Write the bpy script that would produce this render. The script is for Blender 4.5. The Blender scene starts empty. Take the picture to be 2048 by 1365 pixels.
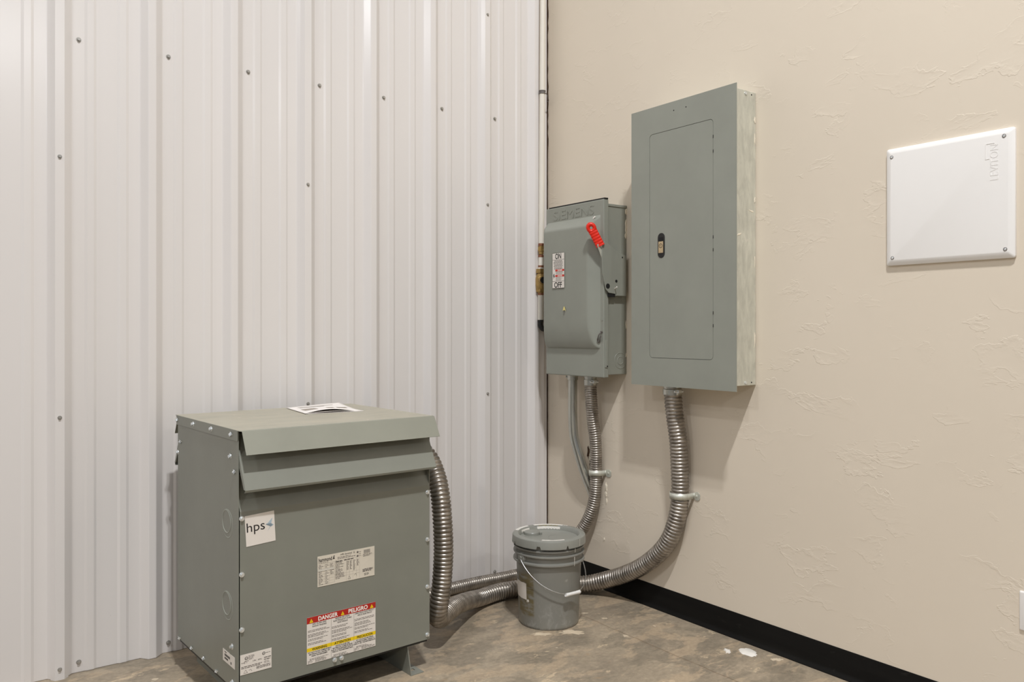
import bpy, bmesh, math, random
from mathutils import Vector, Matrix

scn = bpy.context.scene
COL = scn.collection
PI = math.pi
rnd = random.Random(7)

# ------------------------------------------------------------------ helpers
def lin(c):
    return tuple(((v / 255) / 12.92 if v / 255 <= 0.04045 else ((v / 255 + 0.055) / 1.055) ** 2.4) for v in c) + (1,)

def link(o, parent=None):
    COL.objects.link(o)
    if parent is not None:
        o.parent = parent
    return o

def obj(name, bm, mat, parent=None, smooth=None, bevel=None, solid=None):
    me = bpy.data.meshes.new(name)
    bmesh.ops.recalc_face_normals(bm, faces=bm.faces)
    bm.to_mesh(me)
    bm.free()
    return mobj(name, me, mat, parent, smooth, bevel, solid)

def mobj(name, me, mat, parent=None, smooth=None, bevel=None, solid=None):
    o = bpy.data.objects.new(name, me)
    if mat is not None and not me.materials:
        me.materials.append(mat)
    if smooth is not None:
        me.polygons.foreach_set('use_smooth', [True] * len(me.polygons))
        if smooth < 180:
            me.set_sharp_from_angle(angle=math.radians(smooth))
    if solid:
        m = o.modifiers.new('s', 'SOLIDIFY'); m.thickness = solid; m.offset = 0
    if bevel:
        m = o.modifiers.new('b', 'BEVEL'); m.width = bevel; m.segments = 2; m.limit_method = 'ANGLE'
        m.angle_limit = math.radians(40)
    return link(o, parent)

def split_obj(name, bm, mat, parent=None, smooth=None):
    """one object for every loose piece of bm"""
    bm.verts.ensure_lookup_table()
    seen, out = set(), []
    for v in bm.verts:
        if v in seen: continue
        st_, isl = [v], []
        seen.add(v)
        while st_:
            q = st_.pop(); isl.append(q)
            for e in q.link_edges:
                o_ = e.other_vert(q)
                if o_ not in seen: seen.add(o_); st_.append(o_)
        out.append(isl)
    for isl in out:
        nb = bmesh.new(); mp = {v: nb.verts.new(v.co) for v in isl}
        for f in {f for v in isl for f in v.link_faces}: nb.faces.new([mp[v] for v in f.verts])
        obj(name, nb, mat, parent, smooth)
    bm.free()

def word(parent, mat, *a, name='lettering', **k):
    bm = bmesh.new(); add_text(bm, *a, **k)
    return obj(name, bm, mat, parent)

def thing(name, label, cat, loc=(0, 0, 0), rz=0.0, group=None):
    o = bpy.data.objects.new(name, None)
    o.empty_display_size = 0.05
    COL.objects.link(o)
    o.location = loc
    o.rotation_euler = (0, 0, rz)
    return tag(o, label, cat, group)

def tag(o, label, cat, group=None):
    o['label'] = label
    o['category'] = cat
    if group:
        o['group'] = group
    return o

def box(bm, x0, x1, y0, y1, z0, z1):
    vs = [bm.verts.new((x, y, z)) for x in (x0, x1) for y in (y0, y1) for z in (z0, z1)]
    for f in ((0, 1, 3, 2), (4, 6, 7, 5), (0, 4, 5, 1), (2, 3, 7, 6), (0, 2, 6, 4), (1, 5, 7, 3)):
        bm.faces.new([vs[i] for i in f])
    return vs

def quad(bm, pts):
    bm.faces.new([bm.verts.new(p) for p in pts])

def poly_prism(bm, pts, d):
    """closed outline pts (3D, planar) pushed along vector d"""
    a = [bm.verts.new(p) for p in pts]
    b = [bm.verts.new(Vector(p) + Vector(d)) for p in pts]
    n = len(a)
    bm.faces.new(a)
    bm.faces.new(list(reversed(b)))
    for i in range(n):
        bm.faces.new((a[i], a[(i + 1) % n], b[(i + 1) % n], b[i]))

def cyl(bm, c, axis, r, h, n=20, r2=None):
    axis = Vector(axis).normalized()
    u = axis.orthogonal().normalized(); v = axis.cross(u)
    r2 = r if r2 is None else r2
    A, B = [], []
    for i in range(n):
        t = 2 * PI * i / n
        d = u * math.cos(t) + v * math.sin(t)
        A.append(bm.verts.new(Vector(c) + d * r))
        B.append(bm.verts.new(Vector(c) + axis * h + d * r2))
    bm.faces.new(A); bm.faces.new(list(reversed(B)))
    for i in range(n):
        bm.faces.new((A[i], A[(i + 1) % n], B[(i + 1) % n], B[i]))

def ring(bm, c, axis, r, w, h, n=40):
    """flat annulus with rounded top, radius r, half-width w, height h"""
    axis = Vector(axis).normalized()
    u = axis.orthogonal().normalized(); v = axis.cross(u)
    prof = [(r - w, 0), (r - w * .5, h), (r + w * .5, h), (r + w, 0)]
    rows = []
    for i in range(n):
        t = 2 * PI * i / n
        d = u * math.cos(t) + v * math.sin(t)
        rows.append([bm.verts.new(Vector(c) + d * a + axis * b) for a, b in prof])
    for i in range(n):
        p, q = rows[i], rows[(i + 1) % n]
        for k in range(3):
            bm.faces.new((p[k], q[k], q[k + 1], p[k + 1]))

def lathe(bm, prof, n=64, c=(0, 0, 0), close=True):
    rows = []
    for r, z in prof:
        if r <= 1e-6:
            rows.append([bm.verts.new((c[0], c[1], c[2] + z))])
        else:
            rows.append([bm.verts.new((c[0] + r * math.cos(2 * PI * i / n), c[1] + r * math.sin(2 * PI * i / n), c[2] + z)) for i in range(n)])
    for a, b in zip(rows[:-1], rows[1:]):
        for i in range(n):
            j = (i + 1) % n
            if len(a) == 1 and len(b) == 1: continue
            if len(a) == 1: bm.faces.new((a[0], b[j], b[i]))
            elif len(b) == 1: bm.faces.new((a[i], a[j], b[0]))
            else: bm.faces.new((a[i], a[j], b[j], b[i]))

def spline(pts, step):
    """Catmull-Rom through pts, resampled at even arc length"""
    P = [Vector(p) for p in pts]
    P = [P[0] * 2 - P[1]] + P + [P[-1] * 2 - P[-2]]
    fine = []
    for i in range(1, len(P) - 2):
        p0, p1, p2, p3 = P[i - 1:i + 3]
        # centripetal
        t0 = 0; t1 = t0 + (p1 - p0).length ** .5; t2 = t1 + (p2 - p1).length ** .5; t3 = t2 + (p3 - p2).length ** .5
        for k in range(40):
            t = t1 + (t2 - t1) * k / 40
            a1 = p0 * ((t1 - t) / (t1 - t0)) + p1 * ((t - t0) / (t1 - t0))
            a2 = p1 * ((t2 - t) / (t2 - t1)) + p2 * ((t - t1) / (t2 - t1))
            a3 = p2 * ((t3 - t) / (t3 - t2)) + p3 * ((t - t2) / (t3 - t2))
            b1 = a1 * ((t2 - t) / (t2 - t0)) + a2 * ((t - t0) / (t2 - t0))
            b2 = a2 * ((t3 - t) / (t3 - t1)) + a3 * ((t - t1) / (t3 - t1))
            fine.append(b1 * ((t2 - t) / (t2 - t1)) + b2 * ((t - t1) / (t2 - t1)))
    fine.append(P[-2])
    L = [0]
    for a, b in zip(fine[:-1], fine[1:]): L.append(L[-1] + (b - a).length)
    n = max(2, int(round(L[-1] / step)))
    out, j = [], 0
    for i in range(n + 1):
        s = L[-1] * i / n
        while j < len(L) - 2 and L[j + 1] < s: j += 1
        w = (s - L[j]) / max(1e-9, L[j + 1] - L[j])
        out.append(fine[j].lerp(fine[j + 1], w))
    return out

def tube(bm, path, rad, n=24, caps=True):
    """rad: number or list of radii"""
    m = len(path)
    T = [(path[min(i + 1, m - 1)] - path[max(i - 1, 0)]).normalized() for i in range(m)]
    u = T[0].orthogonal().normalized()
    rows = []
    for i in range(m):
        u = (u - T[i] * u.dot(T[i])).normalized()
        v = T[i].cross(u)
        r = rad[i] if isinstance(rad, (list, tuple)) else rad
        rows.append([bm.verts.new(path[i] + (u * math.cos(2 * PI * k / n) + v * math.sin(2 * PI * k / n)) * r) for k in range(n)])
    for a, b in zip(rows[:-1], rows[1:]):
        for k in range(n):
            bm.faces.new((a[k], a[(k + 1) % n], b[(k + 1) % n], b[k]))
    if caps:
        bm.faces.new(rows[0]); bm.faces.new(list(reversed(rows[-1])))

def text_mesh(s, size, extrude=0.0, align='LEFT', bold=0.0, sx=1.0, spacing=1.0, shear=0.0):
    cu = bpy.data.curves.new('lettering', 'FONT')
    cu.body = s; cu.size = size; cu.extrude = extrude; cu.align_x = align; cu.offset = bold
    cu.space_character = spacing; cu.shear = shear; cu.resolution_u = 4
    o = bpy.data.objects.new('lettering', cu)
    COL.objects.link(o)
    dg = bpy.context.evaluated_depsgraph_get()
    me = bpy.data.meshes.new_from_object(o.evaluated_get(dg))
    bpy.data.objects.remove(o); bpy.data.curves.remove(cu)
    if sx != 1.0: me.transform(Matrix.Diagonal((sx, 1, 1, 1)))
    return me

def add_text(bm, s, size, x, z, y, align='CENTER', bold=0.0, sx=1.0, extrude=0.0, spacing=1.0, fit=None, shear=0.0, rot=0.0):
    """text lying in a local XZ plane, facing -Y, baseline start/centre (x, z). fit = wanted width"""
    me = text_mesh(s, size, extrude, align, bold, sx, spacing, shear)
    if fit:
        xs = [v.co.x for v in me.vertices]
        k = fit / (max(xs) - min(xs))
        me.transform(Matrix.Diagonal((k, 1, 1, 1)))
    me.transform(Matrix.Translation((x, y, z)) @ Matrix.Rotation(-rot, 4, 'Y') @ Matrix.Rotation(PI / 2, 4, 'X'))
    bm.from_mesh(me)
    bpy.data.meshes.remove(me)

def flat(bm, x0, x1, z0, z1, y):
    quad(bm, [(x0, y, z0), (x1, y, z0), (x1, y, z1), (x0, y, z1)])

def fine_lines(bm, x0, x1, ztop, rows, pitch, h, y, seed=1, fill=(0.6, 1.0), word=(0.004, 0.012), centre=False):
    """rows of illegible small print as word-long dashes"""
    r = random.Random(seed)
    for k in range(rows):
        z = ztop - k * pitch
        end = x0 + (x1 - x0) * r.uniform(*fill)
        sh = (x1 - end) / 2 if centre else 0
        x = x0
        while x < end:
            w = min(r.uniform(*word), end - x)
            if w > 0.0012: flat(bm, x + sh, x + w + sh, z - h, z, y)
            x += w + 0.0016

def ngon_plate(bm, pts, y, t):
    poly_prism(bm, [(p[0], y, p[1]) for p in pts], (0, t, 0))

def rounded_rect(x0, x1, z0, z1, r, n=5):
    out = []
    for cx, cz, a in ((x1 - r, z0 + r, -PI / 2), (x1 - r, z1 - r, 0), (x0 + r, z1 - r, PI / 2), (x0 + r, z0 + r, PI)):
        for i in range(n + 1):
            t = a + PI / 2 * i / n
            out.append((cx + r * math.cos(t), cz + r * math.sin(t)))
    return out

def blob(bm, c, ax, ay, nrm, a, b, t, seed, n=18, rough=0.3):
    """irregular thin splash/chip: centre c, axes ax, ay, half sizes a, b, thickness t"""
    r = random.Random(seed)
    ax, ay, nrm = Vector(ax), Vector(ay), Vector(nrm)
    base, top = [], []
    for i in range(n):
        th = 2 * PI * i / n
        k = 1 + r.uniform(-rough, rough)
        p = Vector(c) + ax * (a * k * math.cos(th)) + ay * (b * k * math.sin(th))
        base.append(bm.verts.new(p)); top.append(bm.verts.new(Vector(c) + (p - Vector(c)) * .8 + nrm * t))
    bm.faces.new(top)
    for i in range(n):
        bm.faces.new((base[i], base[(i + 1) % n], top[(i + 1) % n], top[i]))

# ------------------------------------------------------------------ materials
def new_mat(name):
    m = bpy.data.materials.new(name); m.use_nodes = True
    nt = m.node_tree; b = nt.nodes['Principled BSDF']
    return m, nt, b

def N(nt, t, **k):
    n = nt.nodes.new(t)
    for a, v in k.items():
        if hasattr(n, a): setattr(n, a, v)
        else: n.inputs[a.replace('_', ' ')].default_value = v
    return n

def coords(nt, scale=(1, 1, 1), rot=(0, 0, 0)):
    tc = N(nt, 'ShaderNodeTexCoord'); mp = N(nt, 'ShaderNodeMapping')
    mp.inputs['Scale'].default_value = scale; mp.inputs['Rotation'].default_value = rot
    nt.links.new(tc.outputs['Object'], mp.inputs['Vector'])
    return mp.outputs['Vector']

def noise(nt, vec, scale, detail=3, rough=.5, dist=0.0):
    n = N(nt, 'ShaderNodeTexNoise')
    n.inputs['Scale'].default_value = scale; n.inputs['Detail'].default_value = detail
    n.inputs['Roughness'].default_value = rough; n.inputs['Distortion'].default_value = dist
    nt.links.new(vec, n.inputs['Vector'])
    return n.outputs['Fac']

def ramp(nt, fac, stops, interp='LINEAR'):
    r = N(nt, 'ShaderNodeValToRGB'); r.color_ramp.interpolation = interp
    el = r.color_ramp.elements
    while len(el) > 1: el.remove(el[-1])
    el[0].position, el[0].color = stops[0][0], stops[0][1] if len(stops[0][1]) == 4 else lin(stops[0][1])
    for p, c in stops[1:]:
        e = el.new(p); e.color = c if len(c) == 4 else lin(c)
    nt.links.new(fac, r.inputs['Fac'])
    return r.outputs['Color']

def mixc(nt, fac, a, b, mode='MIX'):
    m = N(nt, 'ShaderNodeMix', data_type='RGBA', blend_type=mode)
    for sock, v in ((m.inputs[0], fac), (m.inputs[6], a), (m.inputs[7], b)):
        if hasattr(v, 'is_linked'): nt.links.new(v, sock)
        else: sock.default_value = v
    return m.outputs[2]

def bump(nt, b, h, strength=.3, dist=.002, prev=None):
    n = N(nt, 'ShaderNodeBump'); n.inputs['Strength'].default_value = strength; n.inputs['Distance'].default_value = dist
    nt.links.new(h, n.inputs['Height'])
    if prev is not None: nt.links.new(prev, n.inputs['Normal'])
    nt.links.new(n.outputs['Normal'], b.inputs['Normal'])
    return n.outputs['Normal']

def math_(nt, op, a, b=None, clamp=False):
    m = N(nt, 'ShaderNodeMath', operation=op); m.use_clamp = clamp
    for i, v in enumerate((a, b)):
        if v is None: continue
        if hasattr(v, 'is_linked'): nt.links.new(v, m.inputs[i])
        else: m.inputs[i].default_value = v
    return m.outputs[0]

W1, W0 = (1, 1, 1, 1), (0, 0, 0, 1)

def simple(name, rgb, rough=.5, metal=0.0, var=.06, scale=8, bmp=0.0, spec=.5, detail=4):
    m, nt, b = new_mat(name)
    v = coords(nt)
    c = lin(rgb)
    f = noise(nt, v, scale, detail, .6)
    lo = tuple(x * (1 - var) for x in c[:3]) + (1,); hi = tuple(min(1, x * (1 + var)) for x in c[:3]) + (1,)
    col = ramp(nt, f, [(.3, lo), (.7, hi)])
    nt.links.new(col, b.inputs['Base Color'])
    b.inputs['Roughness'].default_value = rough; b.inputs['Metallic'].default_value = metal
    b.inputs['Specular IOR Level'].default_value = spec
    if bmp: bump(nt, b, noise(nt, v, scale * 12, 3), .2, bmp)
    return m

GREY = (143, 144, 135)

def grey_paint(name, rgb, rough=.42, dust=0.0):
    m, nt, b = new_mat(name)
    v = coords(nt)
    c = lin(rgb)
    col = ramp(nt, noise(nt, v, 5, 5, .6), [(.3, tuple(x * .95 for x in c[:3]) + (1,)), (.7, tuple(x * 1.05 for x in c[:3]) + (1,))])
    # scuffs: pale fine scratches
    sv = coords(nt, (14, 14, 4), (.3, .5, .2))
    sc = ramp(nt, noise(nt, sv, 3.0, 6, .7, .6), [(.70, W0), (.76, W1)])
    col = mixc(nt, math_(nt, 'MULTIPLY', sc, .10), col, lin((200, 198, 190)))
    clean = col
    if dust:
        d = ramp(nt, noise(nt, coords(nt, (3, 9, 3), (0, 0, .2)), 2.2, 8, .65, .5), [(.25, (.35, .35, .35, 1)), (.75, W1)])
        col = mixc(nt, math_(nt, 'MULTIPLY', d, dust), col, lin((200, 188, 166)))
        ge = N(nt, 'ShaderNodeNewGeometry'); sz = N(nt, 'ShaderNodeSeparateXYZ'); nt.links.new(ge.outputs['Normal'], sz.inputs[0])
        up = ramp(nt, sz.outputs['Z'], [(.8, W0), (.95, W1)])
        col = mixc(nt, up, clean, col)
        d2 = ramp(nt, noise(nt, v, 30, 3, .5), [(.72, W0), (.76, W1)])
        d2 = math_(nt, 'MULTIPLY', d2, up)
        col = mixc(nt, math_(nt, 'MULTIPLY', d2, .5), col, lin((225, 215, 200)))
    nt.links.new(col, b.inputs['Base Color'])
    b.inputs['Roughness'].default_value = rough
    bump(nt, b, noise(nt, v, 350, 2), .06, .0008)
    return m

M = {}
M['paint'] = grey_paint('grey enamel paint', (128, 129, 119), .40)
M['lid_paint'] = grey_paint('grey enamel paint with dust', (141, 141, 128), .45, dust=.55)
M['panel_paint'] = grey_paint('panel grey paint', (143, 145, 135), .45)
M['switch_paint'] = grey_paint('switch grey paint', (141, 143, 133), .33)
M['dark'] = simple('black enamel', (28, 28, 27), .5, var=.2)
M['hole'] = simple('dark opening', (14, 13, 12), .8)
M['bolt'] = simple('zinc bolt', (226, 230, 231), .25, .75, .08, 60)
M['wallscrew'] = simple('painted screw', (175, 172, 166), .35, .6, .1, 60)
M['white_plastic'] = simple('white plastic', (236, 233, 229), .42, var=.01, scale=3)
M['paper'] = simple('white paper', (232, 226, 220), .7, var=.02)
M['label'] = simple('label stock', (226, 219, 210), .45, var=.02)
M['plate'] = simple('nameplate stock', (214, 206, 190), .4, var=.05, scale=14)
M['ink'] = simple('black ink', (30, 28, 27), .6)
M['ink_grey'] = simple('grey print', (98, 92, 88), .6)
M['line'] = simple('pale print', (150, 140, 128), .6)
M['red'] = simple('label red', (176, 30, 22), .45)
M['red_dark'] = simple('label scarlet', (200, 50, 35), .45)
M['yellow'] = simple('label yellow', (240, 205, 10), .45)
M['white_ink'] = simple('white ink', (240, 234, 226), .5)
M['blue'] = simple('logo blue', (172, 190, 200), .5)
M['red_plastic'] = simple('red vinyl grip', (222, 38, 16), .38, var=.05)
M['brass'] = simple('cast brass', (172, 142, 88), .38, .6, .18, 40, .0008)
M['copper'] = simple('copper', (152, 104, 80), .4, .7, .15, 40)
M['pipe'] = simple('white tubing', (222, 216, 204), .4, var=.03)
M['black_rubber'] = simple('black rubber', (24, 23, 22), .55)
M['grip'] = simple('white grip', (226, 224, 220), .45)
M['wire'] = simple('steel wire', (190, 190, 188), .32, .9, .1, 50)
M['yellow_tag'] = simple('cream sticker', (222, 205, 130), .5)
M['gold'] = simple('latch brass', (205, 185, 150), .35, .8, .1, 60)
M['plaster_white'] = simple('bare plaster', (232, 222, 202), .85, var=.06, scale=60, bmp=.002)
M['smear'] = simple('dried white paint', (226, 221, 212), .6, var=.05, scale=30)
M['hole_brown'] = simple('broken wall cavity', (70, 48, 28), .9, var=.4, scale=60)
M['tape'] = simple('clear tape', (205, 200, 188), .25)

# galvanised steel
def galv(name, rgb, rough=.45, metal=.35, stretch=(10, 10, 3)):
    m, nt, b = new_mat(name)
    v = coords(nt, stretch)
    c = lin(rgb)
    f = noise(nt, v, 4, 6, .65, .4)
    col = ramp(nt, f, [(.3, tuple(x * .8 for x in c[:3]) + (1,)), (.7, tuple(min(1, x * 1.12) for x in c[:3]) + (1,))])
    s = ramp(nt, noise(nt, coords(nt, (6, 6, 4)), 6, 4, .6, 1.0), [(.68, W0), (.72, W1)])
    col = mixc(nt, math_(nt, 'MULTIPLY', s, .35), col, lin((236, 230, 218)))
    nt.links.new(col, b.inputs['Base Color'])
    b.inputs['Roughness'].default_value = rough; b.inputs['Metallic'].default_value = metal
    return m
M['galv'] = galv('galvanised sheet', (206, 205, 192))
M['emt'] = galv('galvanised tube', (206, 207, 200), .24, .88, (6, 6, 1))
M['strap'] = galv('strap steel', (210, 210, 198), .42, .45)

# flexible steel conduit
def hose_mat():
    m, nt, b = new_mat('flexible steel conduit')
    v = coords(nt)
    col = ramp(nt, noise(nt, v, 26, 5, .6), [(.3, (126, 119, 111)), (.7, (180, 172, 162))])
    nt.links.new(col, b.inputs['Base Color'])
    b.inputs['Metallic'].default_value = .85; b.inputs['Roughness'].default_value = .33
    return m
M['hose'] = hose_mat()

def metal_wall():
    m, nt, b = new_mat('white painted steel cladding')
    v = coords(nt, (1, 1, .35))
    col = ramp(nt, noise(nt, v, 1.6, 3, .5), [(.3, (220, 215, 211)), (.7, (224, 219, 215))])
    # light scuffs near the floor
    tc = N(nt, 'ShaderNodeTexCoord'); sp = N(nt, 'ShaderNodeSeparateXYZ')
    nt.links.new(tc.outputs['Object'], sp.inputs[0])
    low = ramp(nt, sp.outputs['Z'], [(.05, W1), (.40, W0)])
    sc = ramp(nt, noise(nt, coords(nt, (9, 9, 5)), 5, 5, .6, .8), [(.70, W0), (.745, W1)])
    f = math_(nt, 'MULTIPLY', math_(nt, 'MULTIPLY', low, sc), .45)
    col = mixc(nt, f, col, lin((150, 138, 124)))
    nt.links.new(col, b.inputs['Base Color'])
    b.inputs['Roughness'].default_value = .22
    b.inputs['Specular IOR Level'].default_value = .5
    bump(nt, b, noise(nt, coords(nt, (3, 3, .8)), 2.2, 2), .12, .004)
    return m
M['clad'] = metal_wall()

def plaster():
    m, nt, b = new_mat('skip trowel painted plaster')
    v = coords(nt)
    col = ramp(nt, noise(nt, v, 1.3, 3), [(.3, (218, 206, 188)), (.7, (222, 210, 192))])
    nt.links.new(col, b.inputs['Base Color'])
    b.inputs['Roughness'].default_value = .62
    b.inputs['Specular IOR Level'].default_value = .35
    v2 = coords(nt, (1, .8, 1.5), (math.radians(38), 0, 0))
    n1 = noise(nt, v2, 6.0, 5, .56, .25)
    edge = ramp(nt, n1, [(.535, W0), (.545, W1), (.60, (.25, .25, .25, 1)), (.72, W0)])
    mask = ramp(nt, noise(nt, coords(nt, (1, 1, 1)), 4.3, 2), [(.46, W0), (.62, W1)])
    h = math_(nt, 'MULTIPLY', edge, mask)
    n2 = noise(nt, coords(nt, (1, 1.5, 1)), 17, 6, .62, .5)
    e2 = ramp(nt, n2, [(.62, W0), (.64, W1), (.80, W0)])
    m2 = ramp(nt, noise(nt, coords(nt, (1, 1, 1)), 4.4, 2), [(.55, W0), (.66, W1)])
    h = math_(nt, 'ADD', h, math_(nt, 'MULTIPLY', math_(nt, 'MULTIPLY', e2, m2), .35))
    nn = bump(nt, b, h, .27, .003)
    bump(nt, b, noise(nt, v, 5, 3), .10, .008, nn)
    return m
M['plaster'] = plaster()

def concrete():
    m, nt, b = new_mat('stained concrete floor')
    v = coords(nt)
    base = ramp(nt, noise(nt, v, 3.0, 10, .64, .5), [(.30, (126, 114, 98)), (.5, (156, 141, 120)), (.70, (180, 163, 139))])
    dk = ramp(nt, noise(nt, coords(nt, (1, 1.7, 1), (0, 0, .6)), 3.6, 9, .62, .5), [(.48, W0), (.56, W1)])
    col = mixc(nt, math_(nt, 'MULTIPLY', dk, .62), base, lin((104, 96, 82)))
    pk = ramp(nt, noise(nt, coords(nt, (1.1, 2.2, 1), (0, 0, .9)), 4.2, 11, .66, .35), [(.53, W0), (.56, (.7, .7, .7, 1)), (.70, W1)])
    col = mixc(nt, math_(nt, 'MULTIPLY', pk, .75), col, lin((197, 172, 141)))
    st = ramp(nt, noise(nt, coords(nt, (5, 9, 1), (0, 0, .35)), 5.0, 9, .72, .9), [(.36, (126, 118, 104)), (.5, (150, 138, 120)), (.64, (172, 158, 136))])
    col = mixc(nt, .38, col, st)
    ch = ramp(nt, noise(nt, coords(nt, (1, 1.8, 1), (0, 0, .8)), 5.5, 12, .68, .3), [(.615, W0), (.63, W1)])
    col = mixc(nt, math_(nt, 'MULTIPLY', ch, .55), col, lin((212, 190, 158)))
    fg = ramp(nt, noise(nt, v, 60, 4, .7), [(.3, (.86, .86, .86, 1)), (.7, (1.12, 1.12, 1.12, 1))])
    col = mixc(nt, 1.0, col, fg, 'MULTIPLY')
    rust = ramp(nt, noise(nt, coords(nt, (1, 1.6, 1)), 9.5, 7, .66, .6), [(.63, W0), (.72, W1)])
    col = mixc(nt, math_(nt, 'MULTIPLY', rust, .28), col, lin((192, 150, 106)))
    # thin sawn joint running roughly parallel with the plaster wall
    tc = N(nt, 'ShaderNodeTexCoord'); sp = N(nt, 'ShaderNodeSeparateXYZ')
    nt.links.new(tc.outputs['Object'], sp.inputs[0])
    w = math_(nt, 'MULTIPLY', math_(nt, 'SUBTRACT', noise(nt, v, 9, 3), .5), .018)
    dx = math_(nt, 'ABSOLUTE', math_(nt, 'ADD', math_(nt, 'ADD', sp.outputs['X'], .326), w))
    ln = ramp(nt, dx, [(.0018, W1), (.004, W0)])
    col = mixc(nt, math_(nt, 'MULTIPLY', ln, .6), col, lin((98, 74, 50)))
    # pale drops
    dr = ramp(nt, noise(nt, v, 16, 2, .4), [(.735, W0), (.75, W1)])
    col = mixc(nt, math_(nt, 'MULTIPLY', dr, .6), col, lin((222, 205, 178)))
    nt.links.new(col, b.inputs['Base Color'])
    rg = ramp(nt, noise(nt, v, 6, 4), [(.3, (.38, .38, .38, 1)), (.7, (.62, .62, .62, 1))])
    nt.links.new(rg, b.inputs['Roughness'])
    nn = bump(nt, b, noise(nt, v, 22, 6, .6), .15, .003)
    return m
M['concrete'] = concrete()

def base_mat():
    m, nt, b = new_mat('black vinyl cove base')
    v = coords(nt, (1, .6, 8))
    col = ramp(nt, noise(nt, v, 4, 6, .6), [(.3, (14, 13, 12)), (.7, (22, 21, 19))])
    s = ramp(nt, noise(nt, coords(nt, (1, 2, 5)), 6, 8, .7, .5), [(.62, W0), (.78, W1)])
    col = mixc(nt, math_(nt, 'MULTIPLY', s, .16), col, lin((110, 104, 98)))
    nt.links.new(col, b.inputs['Base Color'])
    b.inputs['Roughness'].default_value = .55; b.inputs['Specular IOR Level'].default_value = .14
    return m
M['cove'] = base_mat()

def bucket_mat():
    m, nt, b = new_mat('grey bucket plastic')
    v = coords(nt)
    col = ramp(nt, noise(nt, v, 6, 4), [(.3, (128, 127, 120)), (.7, (136, 135, 128))])
    tc = N(nt, 'ShaderNodeTexCoord'); sp = N(nt, 'ShaderNodeSeparateXYZ')
    nt.links.new(tc.outputs['Object'], sp.inputs[0])
    # dried splashes of paint towards the foot
    lowm = ramp(nt, sp.outputs['Z'], [(.0, W1), (.16, W0)])
    sp1 = ramp(nt, noise(nt, coords(nt, (1, 1, .7)), 34, 6, .65, .6), [(.50, W0), (.66, W1)])
    col = mixc(nt, math_(nt, 'MULTIPLY', math_(nt, 'MULTIPLY', sp1, lowm), .45), col, lin((178, 176, 170)))
    sp2 = ramp(nt, noise(nt, v, 20, 2), [(.72, W0), (.78, W1)])
    col = mixc(nt, math_(nt, 'MULTIPLY', sp2, .3), col, lin((196, 192, 184)))
    # olive glue residue left by a torn label, on the side towards -X
    rr_ = math_(nt, 'SQRT', math_(nt, 'ADD', math_(nt, 'POWER', math_(nt, 'ABSOLUTE', sp.outputs['X']), 2), math_(nt, 'POWER', math_(nt, 'ABSOLUTE', sp.outputs['Y']), 2)))
    dd_ = math_(nt, 'ADD', math_(nt, 'MULTIPLY', sp.outputs['X'], -.9994), math_(nt, 'MULTIPLY', sp.outputs['Y'], -.035))
    ang = ramp(nt, math_(nt, 'DIVIDE', dd_, rr_), [(.925, W0), (.945, W1)])
    z = ramp(nt, sp.outputs['Z'], [(.045, W0), (.055, W1), (.215, W1), (.235, W0)])
    rs = ramp(nt, noise(nt, coords(nt, (3, 3, 8)), 7, 5, .7), [(.36, W0), (.54, W1)])
    f = math_(nt, 'MULTIPLY', math_(nt, 'MULTIPLY', ang, z), rs)
    col = mixc(nt, math_(nt, 'MULTIPLY', f, .8), col, lin((104, 90, 48)))
    nt.links.new(col, b.inputs['Base Color'])
    b.inputs['Roughness'].default_value = .38
    return m
M['bucket'] = bucket_mat()
M['lid'] = simple('grey lid plastic', (139, 139, 131), .36, var=.05, scale=14)

# ------------------------------------------------------------------ room
def struct(o):
    o['kind'] = 'structure'
    return o

bm = bmesh.new()
box(bm, -6.5, .15, -6.5, .12, -.12, 0)
floor = struct(obj('floor', bm, M['concrete']))
bm = bmesh.new()
blob(bm, (-.082, -1.315, 0), (.95, -.3, 0), (.3, .95, 0), (0, 0, 1), .030, .040, .004, 5, 28, .12)
blob(bm, (-.135, -1.26, 0), (.6, .8, 0), (-.8, .6, 0), (0, 0, 1), .022, .012, .003, 8, 16, .4)
split_obj('paint_spill', bm, M['smear'], floor, 40)
bm = bmesh.new()
for i, (x, y, a, b2) in enumerate(((-.60, -.70, .035, .014), (-.49, -.755, .05, .022), (-.27, -.72, .012, .006), (-.30, -.62, .016, .006), (-.05, -1.42, .02, .012))):
    blob(bm, (x, y, 0), (.8, -.6, 0), (.6, .8, 0), (0, 0, 1), a, b2, .0006, 20 + i, 22, .4)
split_obj('plaster_residue', bm, simple('dried plaster on floor', (203, 186, 160), .75, var=.1, scale=40), floor)

HT = 3.5
# cladding: trapezoid ribs every 0.3048 m, two low stiffeners between
X0 = -2.1642; PITCH = .3048
prof = [(-6.5, 0)]
k = -14
while True:
    s = X0 + k * PITCH
    if s > .02: break
    seg = [(-.100, 0), (-.077, -.030), (-.050, -.030), (-.022, 0),
           (.018, 0), (.027, -.0042), (.048, -.0042), (.057, 0), (.126, 0), (.135, -.0042), (.156, -.0042), (.165, 0)]
    for dx, dy in seg:
        x = s + dx
        if -6.48 < x < -.075: prof.append((x, dy))
    k += 1
prof += [(-.075, 0), (-.068, -.012), (-.030, -.012), (-.026, -.002), (-.004, -.002)]
bm = bmesh.new()
lo = [bm.verts.new((x, y, .0)) for x, y in prof]
hi = [bm.verts.new((x, y, HT)) for x, y in prof]
for i in range(len(prof) - 1):
    bm.faces.new((lo[i], lo[i + 1], hi[i + 1], hi[i]))
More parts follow.
